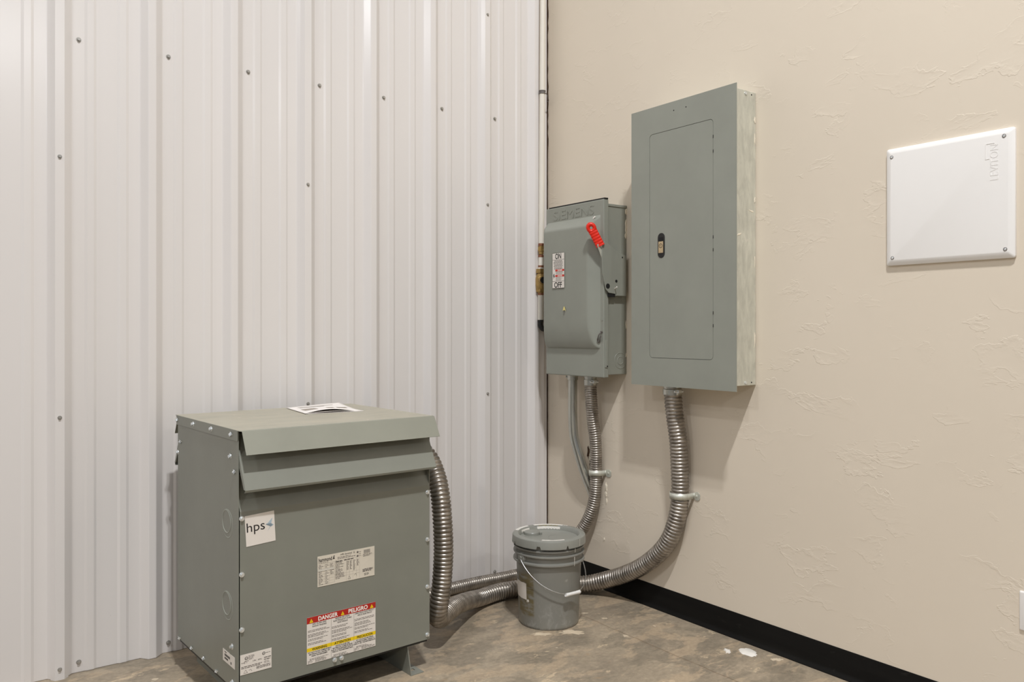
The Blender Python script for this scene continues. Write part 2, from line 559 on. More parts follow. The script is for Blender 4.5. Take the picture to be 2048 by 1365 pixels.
# back of the wall so that it is a solid
bl = [bm.verts.new((prof[0][0], .10, 0)), bm.verts.new((prof[-1][0], .10, 0))]
bh = [bm.verts.new((prof[0][0], .10, HT)), bm.verts.new((prof[-1][0], .10, HT))]
bm.faces.new((bl[0], bl[1], bh[1], bh[0]))
bm.faces.new((lo[0], hi[0], bh[0], bl[0])); bm.faces.new((lo[-1], bl[1], bh[1], hi[-1]))
bm.faces.new(hi + [bh[1], bh[0]]); bm.faces.new(lo + [bl[1], bl[0]])
wl = struct(obj('wall_left', bm, M['clad'], bevel=.003))
# sheet laps: the edge of the overlapping sheet on every third rib
for k in (-3, 0, 3, 6):
    s = X0 + k * PITCH
    bm = bmesh.new()
    pts = [(-.0895, -.0125), (-.0782, -.0306), (-.0493, -.0306), (-.0355, -.0165)]
    a = [bm.verts.new((s + dx, dy - .0006, 0)) for dx, dy in pts]; b = [bm.verts.new((s + dx, dy - .0006, HT)) for dx, dy in pts]
    for i in range(3): bm.faces.new((a[i], a[i + 1], b[i + 1], b[i]))
    obj('sheet_lap', bm, M['clad'], wl, solid=.0014)

def screw_mesh(r=.0085, hexr=.0052, h=.0055):
    bm = bmesh.new()
    cyl(bm, (0, 0, 0), (0, -1, 0), r, .0016, 20, r * .92)
    cyl(bm, (0, -.0016, 0), (0, -1, 0), hexr, h, 6, hexr * .92)
    me = bpy.data.meshes.new('screw'); bmesh.ops.recalc_face_normals(bm, faces=bm.faces); bm.to_mesh(me); bm.free()
    return me
wsm = screw_mesh(.0088, .0056, .006)
for k in range(-2, 7):
    o = mobj('screw', wsm, M['wallscrew'], wl); o.location = (X0 + k * PITCH, 0, 2.2735)
for k in (-2, -1, 0, 1, 6, 2, 3, 4, 5):
    o = mobj('screw', wsm, M['wallscrew'], wl); o.location = (X0 + k * PITCH, 0, .0375)
sm2 = screw_mesh(.0075, .005, .005)
for k in (-3, 0, 3, 6):
    for z in (2.763, 1.84, .922, .037):
        o = mobj('screw', sm2, M['wallscrew'], wl); o.location = (X0 + k * PITCH - .064, -.0315, z)

bm = bmesh.new()
box(bm, 0, .13, -6.5, .12, 0, HT)
wr = struct(obj('wall_right', bm, M['plaster']))
# ragged dark joint in the corner
bm = bmesh.new()
rr = random.Random(3)
zs = [i * .03 for i in range(int(HT / .03))]
L = [bm.verts.new((-.0006, -.001, z)) for z in zs]
R = [bm.verts.new((-.0006, -.0028 - (rr.uniform(.0, .006) if z > 2.1 else rr.uniform(0, .0012)), z)) for z in zs]
L2 = [bm.verts.new((-.008, -.0035, z)) for z in zs]
for i in range(len(zs) - 1):
    bm.faces.new((L[i], L[i + 1], R[i + 1], R[i])); bm.faces.new((L2[i], L2[i + 1], L[i + 1], L[i]))
struct(obj('trim_1', bm, M['hole_brown']))
# cove base
bm = bmesh.new()
pr = [(0, 0), (-.014, 0), (-.0155, .003), (-.0125, .007), (-.006, .013), (-.0035, .022), (-.0032, .098), (-.0015, .1015), (0, .1015)]
poly_prism(bm, [(x, -.004, z) for x, z in pr], (0, -6.4, 0))
struct(obj('baseboard_right', bm, M['cove'], smooth=40))
# broken plaster where the pipes enter the wall
bm = bmesh.new()
for i, (y, z, a, b2) in enumerate(((-.338, .62, .016, .05), (-.352, .55, .016, .05), (-.372, .475, .020, .030), (-.442, .485, .006, .022), (-.440, .452, .005, .014), (-.445, .42, .003, .012), (-.428, .235, .004, .006), (-.318, .80, .008, .05))):
    blob(bm, (-.0002, y, z), (0, 1, 0), (0, 0, 1), (-1, 0, 0), a, b2, .003, 60 + i, 22, .35)
split_obj('plaster_patch', bm, M['plaster_white'], wr, 60)
bm = bmesh.new()
for i, (y, z, a, b2) in enumerate(((-.318, .635, .008, .03), (-.333, .585, .007, .02), (-.312, .865, .004, .022), (-.405, .445, .006, .02))):
    blob(bm, (-.0034, y, z), (0, 1, 0), (0, 0, 1), (-1, 0, 0), a, b2, .0006, 90 + i, 16, .45)
split_obj('broken_gap', bm, M['hole_brown'], wr)

# ------------------------------------------------------------------ transformer
TW, TD, TB, TT = .702, .588, .110, .921
tr = thing('electrical_transformer', 'large grey steel electrical transformer cabinet with louvers and warning label, standing on concrete floor', 'transformer',
           (-1.8362, -.755, 0), math.radians(2.88))
ang = [(0, TB)]
# side panels
for x in (0.0, TW):
    bm = bmesh.new()
    pts = [(0, TB), (0, .90), (0, TT - .002), (TD, TT - .002), (TD, TB)]
    poly_prism(bm, [(x - .0015, y, z) for y, z in pts], (.003, 0, 0))
    obj('side_panel', bm, M['paint'], tr, bevel=.001)

def sheet(name, prof, x0, x1, mat, parent, t=.002):
    bm = bmesh.new()
    a = [bm.verts.new((x0, y, z)) for y, z in prof]; b = [bm.verts.new((x1, y, z)) for y, z in prof]
    for i in range(len(prof) - 1): bm.faces.new((a[i], a[i + 1], b[i + 1], b[i]))
    return obj(name, bm, mat, parent, bevel=None, solid=t)

def both(prof): return prof, [(TD - y, z) for y, z in prof]

fp = [(.012, TB), (-.001, TB), (-.001, .668), (.050, .775)]
for nm, p in zip(('front_panel', 'back_panel'), both(fp)):
    sheet(nm, p, .0035, TW - .0005, M['paint'], tr)
lv = [(.050, .905), (.002, .838), (-.048, .741), (-.046, .735), (-.040, .7335)]
for p in both(lv):
    bm = bmesh.new()
    a = [bm.verts.new((.003, y, z)) for y, z in p]; b = [bm.verts.new((TW - .002, y, z)) for y, z in p]
    for i in range(len(p) - 1): bm.faces.new((a[i], a[i + 1], b[i + 1], b[i]))
    o = obj('louver', bm, M['paint'], tr, solid=.002)
    # folded ends of the louver
    s = 1 if p[0][0] < .3 else -1
    q = [p[1], p[2], (p[2][0] + s * .012, p[2][1] + .002), (p[1][0] + s * .012, p[1][1] - .012)]
    for x in (.002, TW - .004):
        bm = bmesh.new(); poly_prism(bm, [(x, y, z) for y, z in q], (.002, 0, 0)); obj('folded_end', bm, M['paint'], o)
# dark inner baffle behind the openings
bm = bmesh.new()
box(bm, .006, TW - .006, .10, TD - .10, .16, .88)
obj('inner_baffle', bm, M['dark'], tr)
# lid: top sheet, sloping lip front and back, folded sides
bm = bmesh.new()
prof_l = [(-.053, .849), (-.0515, .851), (-.017, .9175), (-.015, .9197), (TD + .015, .9197), (TD + .017, .9175), (TD + .0515, .851), (TD + .053, .849)]
xs = lambda y: (-.004, TW + .004)
A, B = [], []
for i, (y, z) in enumerate(prof_l):
    lip = y < -.0165 or y > TD + .0165
    A.append(bm.verts.new((.004 if lip else -.0045, y, z)))
    B.append(bm.verts.new((TW + (.010 if lip else .0045), y, z)))
for i in range(len(prof_l) - 1): bm.faces.new((A[i], A[i + 1], B[i + 1], B[i]))
obj('top_cover', bm, M['lid_paint'], tr, solid=.002)
for x in (-.0045, TW + .0045):
    bm = bmesh.new()
    pts = rounded_rect(-.004, TD + .004, .887, .9200, .003, 3)
    poly_prism(bm, [(x - .001, y, z) for y, z in pts], (.002, 0, 0))
    obj('cover_flange', bm, M['paint'], tr)
# black base tray and feet
bm = bmesh.new()
box(bm, .004, TW - .004, .01, TD - .01, TB - .012, TB + .002)
obj('base_tray', bm, M['dark'], tr)
for xf, sg in ((.617, 1), (.072, 1)):
    bm = bmesh.new()
    pts = [(-.014, 0), (TD + .014, 0), (TD - .012, TB - .012), (.012, TB - .012)]
    poly_prism(bm, [(xf - .0015, y, z) for y, z in pts], (.003, 0, 0))
    # foot flange with a slot left open
    x1 = xf + sg * .052
    xa, xb = sorted((xf, x1))
    for y0, y1 in ((-.014, .018), (.034, TD - .034), (TD - .018, TD + .014)): box(bm, xa, xb, y0, y1, 0, .003)
    for y0 in (.018, TD - .034):
        box(bm, xa, xa + .016, y0, y0 + .016, 0, .003); box(bm, xb - .016, xb, y0, y0 + .016, 0, .003)
    box(bm, xa, xb, .012, TD - .012, TB - .015, TB - .012)
    obj('mounting_foot', bm, M['paint'], tr)
# bolts
bsm = screw_mesh(.0086, .0056, .006)
def bolt_front(x, z, y=-.002):
    o = mobj('bolt', bsm, M['bolt'], tr); o.location = (x, y, z); o.rotation_euler = (0, rnd.uniform(0, 1), 0)
def bolt_side(y, z, x=-.0015):
    o = mobj('bolt', bsm, M['bolt'], tr); o.location = (x, y, z); o.rotation_euler = (rnd.uniform(0, 1), 0, -PI / 2)
for z in (.647, .474, .303): bolt_front(.0095, z)
for z in (.643, .471, .300, .1265): bolt_front(.692, z)
bolt_front(.324, .1300); bolt_front(.349, .1300)
for y in (.578, .404, .225, .046): bolt_side(y, .9050, -.0055)
for y, z in ((.552, .829), (.584, .786), (.063, .834), (.027, .790), (.562, .118), (.43, .1205), (.307, .1225), (.183, .1215), (.046, .129)): bolt_side(y, z)
# rosette bolt near barcode
o = mobj('bolt', screw_mesh(.0095, .0052, .006), M['bolt'], tr); o.location = (-.0015, .05, .239); o.rotation_euler = (0, 0, -PI / 2)
# knockouts
for z in (.623, .363):
    bm = bmesh.new(); ring(bm, (-.0014, .097, z), (-1, 0, 0), .036, .0022, .0016); ring(bm, (-.0014, .090, z - .006), (-1, 0, 0), .044, .0022, .0009)
    obj('knockout', bm, M['panel_paint'], tr, 60)

# labels
def sticker(name, x0, x1, z0, z1, mat, parent, y=-.0025, rot=0.0):
    bm = bmesh.new(); box(bm, x0, x1, y - .0006, y, z0, z1)
    o = obj(name, bm, mat, parent)
    return o
YL = -.0034
# white logo sticker, hung a little askew
st = sticker('logo_sticker', -.0475, .0475, -.048, .048, M['label'], tr, 0)
st.location = (.068, -.0025, .608); st.rotation_euler = (0, math.radians(-3.2), 0)
bm = bmesh.new(); add_text(bm, 'hps', .042, -.046, -.004, -.0009, 'LEFT', fit=.058); obj('lettering', bm, M['ink'], st)
bm = bmesh.new()
for pts in (((.017, .010), (.024, .012), (.041, .027), (.036, .010), (.044, .004), (.033, .000)), ((.017, .010), (.033, .000), (.022, -.014), (.029, -.003), (.041, .002), (.036, .010))):
    bm.faces.new([bm.verts.new((x, -.0009, z)) for x, z in pts])
obj('logo', bm, M['blue'], st)
# nameplate
st = sticker('nameplate', .2615, .474, .3845, .485, M['plate'], tr)
word(st, M['ink'], 'hammond', .0185, .265, .4655, YL, 'LEFT', fit=.048, bold=.0003)
bm = bmesh.new(); bm.faces.new([bm.verts.new((x, YL, z)) for x, z in [(.316, .4675), (.320, .479), (.324, .478), (.321, .474), (.324, .468)]]); obj('logo', bm, M['ink'], st)
word(st, M['ink'], 'HPS Sentinel  G', .0085, .371, .4745, YL, 'CENTER')
word(st, M['ink'], 'Part No.', .0075, .340, .4545, YL, 'CENTER', bold=.0002)
bm = bmesh.new()
fine_lines(bm, .334, .405, .4705, 2, .0045, .0018, YL, 3)
fine_lines(bm, .265, .315, .4625, 1, .0045, .0014, YL, 4)
fine_lines(bm, .358, .395, .459, 1, .004, .0035, YL, 5, (1, 1))
for i in range(14):  # barcode
    x = .432 + i * .0018
    flat(bm, x, x + (.0011 if i % 3 else .0006), .4665, .4785, YL)
fine_lines(bm, .430, .466, .4645, 3, .0034, .0015, YL, 6)
fine_lines(bm, .413, .428, .4755, 3, .006, .0016, YL, 7, (.5, .9), (.002, .005))
for c in ((.4085, .475), (.4085, .462)): cyl(bm, (c[0], YL, c[1]), (0, -1, 0), .0035, .0001, 12)
for x0, x1, rows, sd, wd in ((.266, .285, 16, 8, (.003, .008)), (.290, .303, 16, 9, (.003, .006)), (.307, .321, 9, 10, (.003, .008)), (.326, .362, 14, 11, (.003, .012))):
    fine_lines(bm, x0, x1, .455, rows, .0042, .0017, YL, sd, (.4, 1.0), wd)
for x, n in ((.368, 12), (.380, 12), (.393, 14), (.406, 9)): fine_lines(bm, x, x + .008, .452, n, .0026, .0015, YL, int(x * 1000), (.7, 1.0), (.002, .005))
fine_lines(bm, .428, .468, .4135, 3, .0036, .0024, YL, 15, (.8, 1)); fine_lines(bm, .434, .458, .3985, 3, .003, .0014, YL, 16)
for p, q in (((.372, .391), (.377, .401)), ((.377, .401), (.382, .391)), ((.372, .391), (.382, .391)), ((.395, .399), (.402, .404)), ((.402, .404), (.405, .396))):
    d = Vector((q[0] - p[0], 0, q[1] - p[1])); nn = Vector((-d.z, 0, d.x)).normalized() * .0004
    p, q = Vector((p[0], YL, p[1])), Vector((q[0], YL, q[1])); quad(bm, [p - nn, q - nn, q + nn, p + nn])
obj('fine_print', bm, M['ink_grey'], st)
bm = bmesh.new()
for z in [.4585 - i * .0085 for i in range(9)]: flat(bm, .264, .322, z, z + .0004, YL + .0001)
for x in (.287, .304, .323, .366, .378, .391, .404, .416): flat(bm, x, x + .0004, .388, .4585, YL + .0001)
for z in (.4585, .4135, .4045): flat(bm, .323, .416, z, z + .0004, YL + .0001)
flat(bm, .4165, .470, .460, .4604, YL + .0001)
obj('table_lines', bm, M['line'], st)
bm = bmesh.new(); box(bm, .2612, .322, YL - .0003, YL, .4345, .4415); obj('tape_strip', bm, M['tape'], st)
# danger label
dz0, dz1, dx0, dx1 = .1395, .2915, .224, .478
st = sticker('danger_label', dx0, dx1, dz0, dz1, M['label'], tr)
bm = bmesh.new(); flat(bm, dx0, dx1, dz1 - .0205, dz1, YL + .0001); obj('red_band', bm, M['red'], st)
bm = bmesh.new(); flat(bm, dx0, dx1, .1795, .1915, YL + .0001); obj('yellow_band', bm, M['yellow'], st)
for x in (.2395, .3525, .463):
    bm = bmesh.new(); bm.faces.new([bm.verts.new(p) for p in ((x - .0068, YL - .0001, .2735), (x + .0068, YL - .0001, .2735), (x, YL - .0001, .2865))])
    t3 = obj('warning_triangle', bm, M['yellow'], st)
    bm = bmesh.new(); bm.faces.new([bm.verts.new(p) for p in ((x - .0008, YL - .0003, .2758), (x + .001, YL - .0003, .2790), (x - .0002, YL - .0003, .2790), (x + .0006, YL - .0003, .2830), (x - .0014, YL - .0003, .2785), (x, YL - .0003, .2785))])
    obj('bolt_symbol', bm, M['ink'], t3)
bm = bmesh.new()
add_text(bm, 'DANGER', .0185, .2985, .2748, YL - .0002, fit=.071, bold=.0006)
obj('header_lettering', bm, M['white_ink'], st); bm = bmesh.new()
add_text(bm, 'PELIGRO', .0185, .4105, .2748, YL - .0002, fit=.073, bold=.0006)
obj('header_lettering', bm, M['white_ink'], st)
for s, x in (('WARNING', .2690), ('ATTENTION', .3525), ('PRECAUCION', .4365)): word(st, M['ink'], s, .0118, x, .1815, YL - .0002, fit={'WARNING': .053}.get(s, .060), bold=.0002)
for x, lines in ((.2685, ('ARC FLASH AND', 'SHOCK HAZARD')), (.3525, ('RISQUE DE CHOC', "ELECTRIQUE ET D'ARC", 'ELECTRIQUE')), (.436, ('DESCARGA ELECTRICA Y', 'ARCO ELECTRICO'))):
    bm = bmesh.new()
    for i, s in enumerate(lines): add_text(bm, s, .0066, x, .2650 - i * .0072, YL, bold=.00012)
    obj('lettering', bm, M['ink'], st)
for x, lines in ((.2685, ('DO NOT PLACE COMBUSTIBLE', 'MATERIALS ON, UNDER, OR', 'NEAR TRANSFORMER')), (.3525, ('NE PAS PLACER DES', 'MATERIAUX COMBUSTIBLES', 'SUR LE TRANSFORMATEUR OU', 'PRES DU TRANSFORMATEUR')), (.436, ('NO COLOCAR MATERIAL', 'FLAMABLE SOBRE, DEBAJO O', 'CERCA DEL TRANSFORMADOR'))):
    bm = bmesh.new()
    for i, s in enumerate(lines): add_text(bm, s, .0058, x, .1738 - i * .0060, YL, bold=.00014)
    obj('lettering', bm, M['ink'], st)
bm = bmesh.new()
for j, (xa, xb) in enumerate(((.2275, .3075), (.313, .392), (.397, .475))):
    zt = .2485 - (.006 if j == 1 else 0)
    for g, rows in enumerate((2, 3, 2, 2)):
        fine_lines(bm, xa, xb, zt - [0, .0125, .0285, .041][g], rows, .0042, .0016, YL, 40 + j * 7 + g, (.65, 1))
    zb = .1555 - (.007 if j == 1 else 0)
    fine_lines(bm, xa + .006, xb, zb, 2, .0036, .0013, YL, 70 + j, (.5, .95))
    fine_lines(bm, xa, xa + .018, zb - .006, 2, .0036, .0012, YL, 80 + j); fine_lines(bm, xa + .026, xb, zb - .006, 2 if j == 1 else 3, .0030, .0012, YL, 90 + j)
    flat(bm, xa, xa + .004, dz0 + .0015, dz0 + .003, YL)
for x in (.3102, .3945): flat(bm, x, x + .0006, dz0, dz1 - .0205, YL - .0001)
obj('fine_print', bm, M['ink_grey'], st)
# approval label at the lower left of the front
st = sticker('approval_label', .004, .1045, .1635, .226, M['label'], tr)
for x, z, r in ((.0235, .2125, .0045), (.079, .2145, .0042)):
    bm = bmesh.new(); ring(bm, (x, YL, z), (0, -1, 0), r, .0007, .0001, 20); add_text(bm, 'UL', .0056, x, z - .0020, YL - .0001); obj('approval_mark', bm, M['ink'], st)
word(st, M['ink'], 'TYPE  3', .0058, .007, .1975, YL, 'LEFT'); word(st, M['ink'], '3 PH', .0058, .043, .1975, YL, 'LEFT'); word(st, M['ink'], '60Hz', .0058, .060, .1975, YL, 'LEFT')
bm = bmesh.new()
fine_lines(bm, .030, .052, .2190, 4, .0036, .0013, YL, 101); fine_lines(bm, .085, .100, .2155, 1, .004, .0013, YL, 102, (1, 1))
fine_lines(bm, .017, .030, .2045, 1, .004, .0018, YL, 103, (1, 1)); fine_lines(bm, .080, .103, .2020, 2, .006, .0024, YL, 104, (.9, 1))
fine_lines(bm, .007, .074, .1885, 2, .0042, .0020, YL, 105, (.9, 1)); fine_lines(bm, .055, .102, .1795, 3, .0030, .0015, YL, 106, (.9, 1)); fine_lines(bm, .080, .102, .1895, 2, .004, .0013, YL, 107)
for p, q in (((.015, .1675), (.021, .1775)), ((.021, .1775), (.027, .1675)), ((.015, .1675), (.027, .1675)), ((.031, .173), (.037, .176)), ((.037, .176), (.041, .169))):
    d = Vector((q[0] - p[0], 0, q[1] - p[1])); nn = Vector((-d.z, 0, d.x)).normalized() * .0004
    p, q = Vector((p[0], YL, p[1])), Vector((q[0], YL, q[1])); quad(bm, [p - nn, q - nn, q + nn, p + nn])
obj('fine_print', bm, M['ink_grey'], st)
# barcode sticker on the side: built facing -Y then turned to face -X
st = sticker('barcode_sticker', -.051, .051, -.0185, .0185, M['label'], tr, 0)
st.location = (-.0018, .077, .193); st.rotation_euler = (0, 0, -PI / 2)
bm = bmesh.new()
for i in range(26):
    x = -.035 + i * .0018; flat(bm, x, x + (.0012 if i % 3 else .0006), .000, .0075, -.0009)
fine_lines(bm, -.035, -.018, .0145, 1, .004, .003, -.0009, 120, (1, 1)); fine_lines(bm, -.035, -.006, -.004, 1, .004, .0055, -.0009, 121, (1, 1))
obj('fine_print', bm, M['ink'], st)
bm = bmesh.new(); fine_lines(bm, .016, .025, -.005, 2, .004, .003, -.0009, 122, (1, 1))
obj('fine_print', bm, M['ink'], st)

# ------------------------------------------------------------------ booklet on the transformer
bk = thing('instruction_booklet', 'open white instruction booklet with curling pages lying on top of the grey transformer', 'booklet',
           (-1.8362 + .352, -.755 + .337, .9208), math.radians(2.88 - 8.7))
def page(z0, curl, mat, name, seed, dx=0, dy=0):
    bm = bmesh.new(); nx, ny = 18, 16
    g = [[None] * (ny + 1) for _ in range(nx + 1)]
    for i in range(nx + 1):
        for j in range(ny + 1):
            u, v = i / nx, j / ny
            z = z0 + curl * (.016 * max(0, math.sin(PI * min(1, u * 1.15))) * (1 - v) ** 2 + .026 * max(0, u - .35) ** 1.3 * v ** 2 + .006 * math.sin(PI * u) * v)
            g[i][j] = bm.verts.new((u * .216 + dx, v * .258 + dy, z))
    for i in range(nx):
        for j in range(ny): bm.faces.new((g[i][j], g[i + 1][j], g[i + 1][j + 1], g[i][j + 1]))
    return obj(name, bm, mat, bk, 180, solid=.0006)
page(.0006, 0.0, M['paper'], 'bottom_page', 1, .010, -.006)
page(.0014, .30, M['paper'], 'page', 2, .004, -.003)
tp = page(.0024, .75, M['paper'], 'page', 3)
# printed illustrations: grey curved blots following the top sheet
bm = bmesh.new()
def topz(u, v): return .0024 + .75 * (.016 * max(0, math.sin(PI * min(1, u * 1.15))) * (1 - v) ** 2 + .026 * max(0, u - .35) ** 1.3 * v ** 2 + .006 * math.sin(PI * u) * v) + .0008
for (u0, u1, v0, v1) in ((.10, .34, .28, .52), (.55, .68, .40, .52), (.74, .92, .40, .52), (.15, .6, .70, .74), (.15, .8, .80, .83)):
    n = 8
    lo = [bm.verts.new((.216 * (u0 + (u1 - u0) * i / n), .258 * v0, topz(u0 + (u1 - u0) * i / n, v0))) for i in range(n + 1)]
    hi = [bm.verts.new((.216 * (u0 + (u1 - u0) * i / n), .258 * v1, topz(u0 + (u1 - u0) * i / n, v1))) for i in range(n + 1)]
    for i in range(n): bm.faces.new((lo[i], lo[i + 1], hi[i + 1], hi[i]))
split_obj('printed_picture', bm, M['line'], tp)

# ------------------------------------------------------------------ flexible conduits
def conduit(root, pts, r, pitch, mat, groove=.13):
    path = spline(pts, pitch / 8)
    rad = []
    for i in range(len(path)):
        ph = (i % 8) / 8
        rad.append(r * (1 - groove * (1 - abs(math.sin(PI * ph)) ** .8)))
    bm = bmesh.new(); tube(bm, path, rad, 36)
    return obj('hose', bm, mat, root, 180)

thick = thing('flexible_conduit', 'thick ribbed steel conduit looping from transformer along floor up to breaker panel', 'conduit')
conduit(thick, [(-1.1385, -.448, .796), (-1.118, -.449, .7965), (-1.072, -.480, .785), (-1.030, -.530, .735), (-1.021, -.578, .668), (-1.022, -.608, .605), (-1.023, -.630, .490), (-1.022, -.634, .395),
                (-1.024, -.632, .319), (-1.029, -.628, .243), (-1.034, -.618, .180), (-1.026, -.596, .133), (-.990, -.560, .108), (-.921, -.505, .103), (-.843, -.442, .094), (-.728, -.353, .066),
                (-.617, -.290, .0415), (-.49, -.268, .0395), (-.33, -.300, .0385), (-.19, -.37, .040), (-.108, -.445, .050), (-.064, -.54, .088), (-.052, -.63, .130),
                (-.046, -.745, .200), (-.046, -.862, .307), (-.0445, -.912, .400), (-.0425, -.938, .520), (-.050, -.942, .675), (-.058, -.942, .770), (-.068, -.928, .90), (-.070, -.922, .985)], .0382, .0148, M['hose'])
thin = thing('flexible_conduit', 'thinner ribbed steel conduit running behind the bucket up to the lever switch box', 'conduit')
conduit(thin, [(-1.133, -.20, .16), (-1.08, -.19, .14), (-.98, -.155, .07), (-.86, -.115, .032), (-.72, -.082, .0295), (-.612, -.074, .0295), (-.477, -.074, .0295), (-.34, -.085, .030), (-.22, -.115, .045), (-.125, -.175, .100),
               (-.075, -.255, .180), (-.050, -.342, .288), (-.040, -.378, .358), (-.034, -.398, .432), (-.033, -.406, .545), (-.050, -.420, .712), (-.062, -.416, .80), (-.070, -.409, .96), (-.070, -.409, .999)], .0292, .0112, M['hose'])

def connector(root, c, r, h, screw_dir):
    """collar under a box with a clamp screw; c = top centre"""
    bm = bmesh.new()
    lathe(bm, [(0, 0), (r * 1.05, 0), (r * 1.05, -h * .25), (r * .98, -h * .28), (r * .98, -h * .40), (r * 1.08, -h * .44), (r * 1.08, -h), (r * .99, -h * 1.02), (r * .9, -h * 1.02)], 40, c)
    o = obj('connector', bm, M['emt'], root, 35)
    d = Vector(screw_dir).normalized()
    bm = bmesh.new()
    cc = Vector(c) + Vector((0, 0, -h * .62))
    side = Vector((0, 0, 1)).cross(d)
    p = cc + d * (r * 1.05)
    vs = []
    box(bm, *(lambda a, b: (min(a.x, b.x), max(a.x, b.x), min(a.y, b.y), max(a.y, b.y), a.z - .006, a.z + .006))(p - side * .012, p + side * .012 + d * .014))
    cyl(bm, p + d * .008 - side * .020, side, .0045, .040, 12)
    obj('clamp_screw', bm, M['bolt'], o, 35)
connector(thick, (-.070, -.922, .999), .038, .040, (-.3, -1, 0))
connector(thin, (-.070, -.409, 1.0160), .029, .045, (-.3, -1, 0))

def strap_ring(name, label, y, z, r, cx, lug):
    root = thing(name, label, 'pipe strap', (0, y, z), 0, None)
    bm = bmesh.new()
    n = 28; w = .0128
    pts = []
    # from the wall, round the pipe, back to the wall and along it as a lug (local x = away from wall is negative)
    path = [(-.0012, r + .0042)]
    path += [(cx, r + .0042)] if cx < -.01 else []
    for i in range(n + 1):
        t = PI / 2 + PI * i / n
        path.append((cx + (r + .0042) * math.cos(t), (r + .0042) * math.sin(t)))
    path += [(-.006, -(r + .0042)), (-.0028, -(r + .0045)), (-.0018, -(r + .008))]
    a = [bm.verts.new((x, yy, -w)) for x, yy in path]; b = [bm.verts.new((x, yy, w)) for x, yy in path]
    for i in range(len(path) - 1): bm.faces.new((a[i], a[i + 1], b[i + 1], b[i]))
    obj('band', bm, M['strap'], root, 40, solid=.0022)
    bm = bmesh.new(); yc = -(r + lug)
    e0 = r + .004; e1 = r + lug + .020
    poly_prism(bm, [(-.0010, -a_, b_) for a_, b_ in rounded_rect(e0, e1, -.0185, .0185, .0155, 8)], (-.0022, 0, 0))
    obj('lug', bm, M['strap'], root, None, .0008)
    bm = bmesh.new(); cyl(bm, (-.0034, yc, 0), (-1, 0, 0), .0062, .0016, 16, .0045)
    obj('screw', bm, M['strap'], root, 40)
    return root
strap_ring('pipe_strap', 'one-hole steel strap holding the thick conduit to the wall below the breaker panel', -.938, .533, .0382, -.0425, .0170)
strap_ring('pipe_strap', 'small one-hole steel strap holding the thinner conduit below the lever switch box', -.406, .553, .0292, -.033, .0225)

# rigid tube from the switch into the wall
emt = thing('metal_conduit', 'smooth galvanized metal conduit bending from the lever switch box into the broken plaster', 'conduit')
bm = bmesh.new()
tube(bm, spline([(-.070, -.280, 1.000), (-.070, -.280, .90), (-.070, -.282, .78), (-.066, -.287, .71), (-.052, -.308, .62), (-.034, -.325, .54), (-.014, -.343, .47), (.006, -.358, .41)], .012), .0222, 32)
obj('tube', bm, M['emt'], emt, 60)
bm = bmesh.new()
lathe(bm, [(0, 0), (.0275, 0), (.0275, -.010), (.0258, -.012), (.0258, -.026), (.0225, -.028)], 32, (-.070, -.280, 1.0160))
cn = obj('connector', bm, M['emt'], emt, 35)
bm = bmesh.new(); cyl(bm, (-.082, -.262, 1.003), (-.5, .8, 0), .005, .012, 12); obj('set_screw', bm, M['bolt'], cn, 35)

# ------------------------------------------------------------------ breaker panel
# local X runs along the wall to the right, local Y into the wall, Z up
pn = thing('breaker_panel', 'tall grey electrical breaker panel with flush door and black latch on beige wall', 'breaker panel', (0, -.757, .997), -PI / 2)
PW, PH = .555, 1.1675
bm = bmesh.new(); box(bm, .020, .533, -.144, -.001, .019, 1.158); obj('box', bm, M['galv'], pn, bevel=.002)
# trim sheet with the door opening
bm = bmesh.new()
do = rounded_rect(.1065, .4445, .1165, 1.0550, .016, 5)
outer = [(0, 0), (PW, 0), (PW, PH), (0, PH)]
def frame_plate(bm, outer, inner, y0, y1):
    def loop(pts, y): return [bm.verts.new((x, y, z)) for x, z in pts]
    for y in (y0, y1):
        o_, i_ = loop(outer, y), loop(inner, y)
        es = []
        for L_ in (o_, i_):
            for i in range(len(L_)): es.append(bm.edges.new((L_[i], L_[(i + 1) % len(L_)])))
        bmesh.ops.triangle_fill(bm, use_beauty=True, edges=es)
    for pts in (outer, inner):
        a, b = loop(pts, y0), loop(pts, y1)
        for i in range(len(pts)): bm.faces.new((a[i], a[(i + 1) % len(pts)], b[(i + 1) % len(pts)], b[i]))
    bmesh.ops.remove_doubles(bm, verts=bm.verts, dist=1e-5)
frame_plate(bm, outer, do, -.1475, -.1445)
obj('trim_sheet', bm, M['panel_paint'], pn)
bm = bmesh.new(); ngon_plate(bm, rounded_rect(.100, .451, .110, 1.062, .016), -.1444, .002); obj('gasket', bm, M['hole'], pn)
bm = bmesh.new(); ngon_plate(bm, rounded_rect(.1082, .4428, .1182, 1.0533, .0145), -.1470, .0026)
dr = obj('door', bm, M['panel_paint'], pn)
bm = bmesh.new()
for z in (.985, .928, .595, .545, .300, .250): box(bm, .4430, .4463, -.1482, -.1465, z - .006, z + .006)
split_obj('hinge', bm, M['ink'], dr)
bm = bmesh.new(); ngon_plate(bm, rounded_rect(.1545, .1925, .533, .636, .0185, 8), -.1490, .003); lt = obj('latch', bm, M['black_rubber'], dr, bevel=.0008)
bm = bmesh.new(); box(bm, .1615, .1855, -.1494, -.1488, .602, .618); obj('latch_recess', bm, M['hole'], lt)
bm = bmesh.new(); box(bm, .1605, .1865, -.1515, -.1488, .553, .601); sl = obj('latch_slide', bm, M['gold'], lt, bevel=.0008)
bm = bmesh.new(); ring(bm, (.1735, -.1514, .583), (0, -1, 0), .0085, .0012, .0008, 24)
box(bm, .1728, .1742, -.1520, -.1512, .579, .587); obj('lock_cylinder', bm, M['ink'], lt)
bm = bmesh.new()
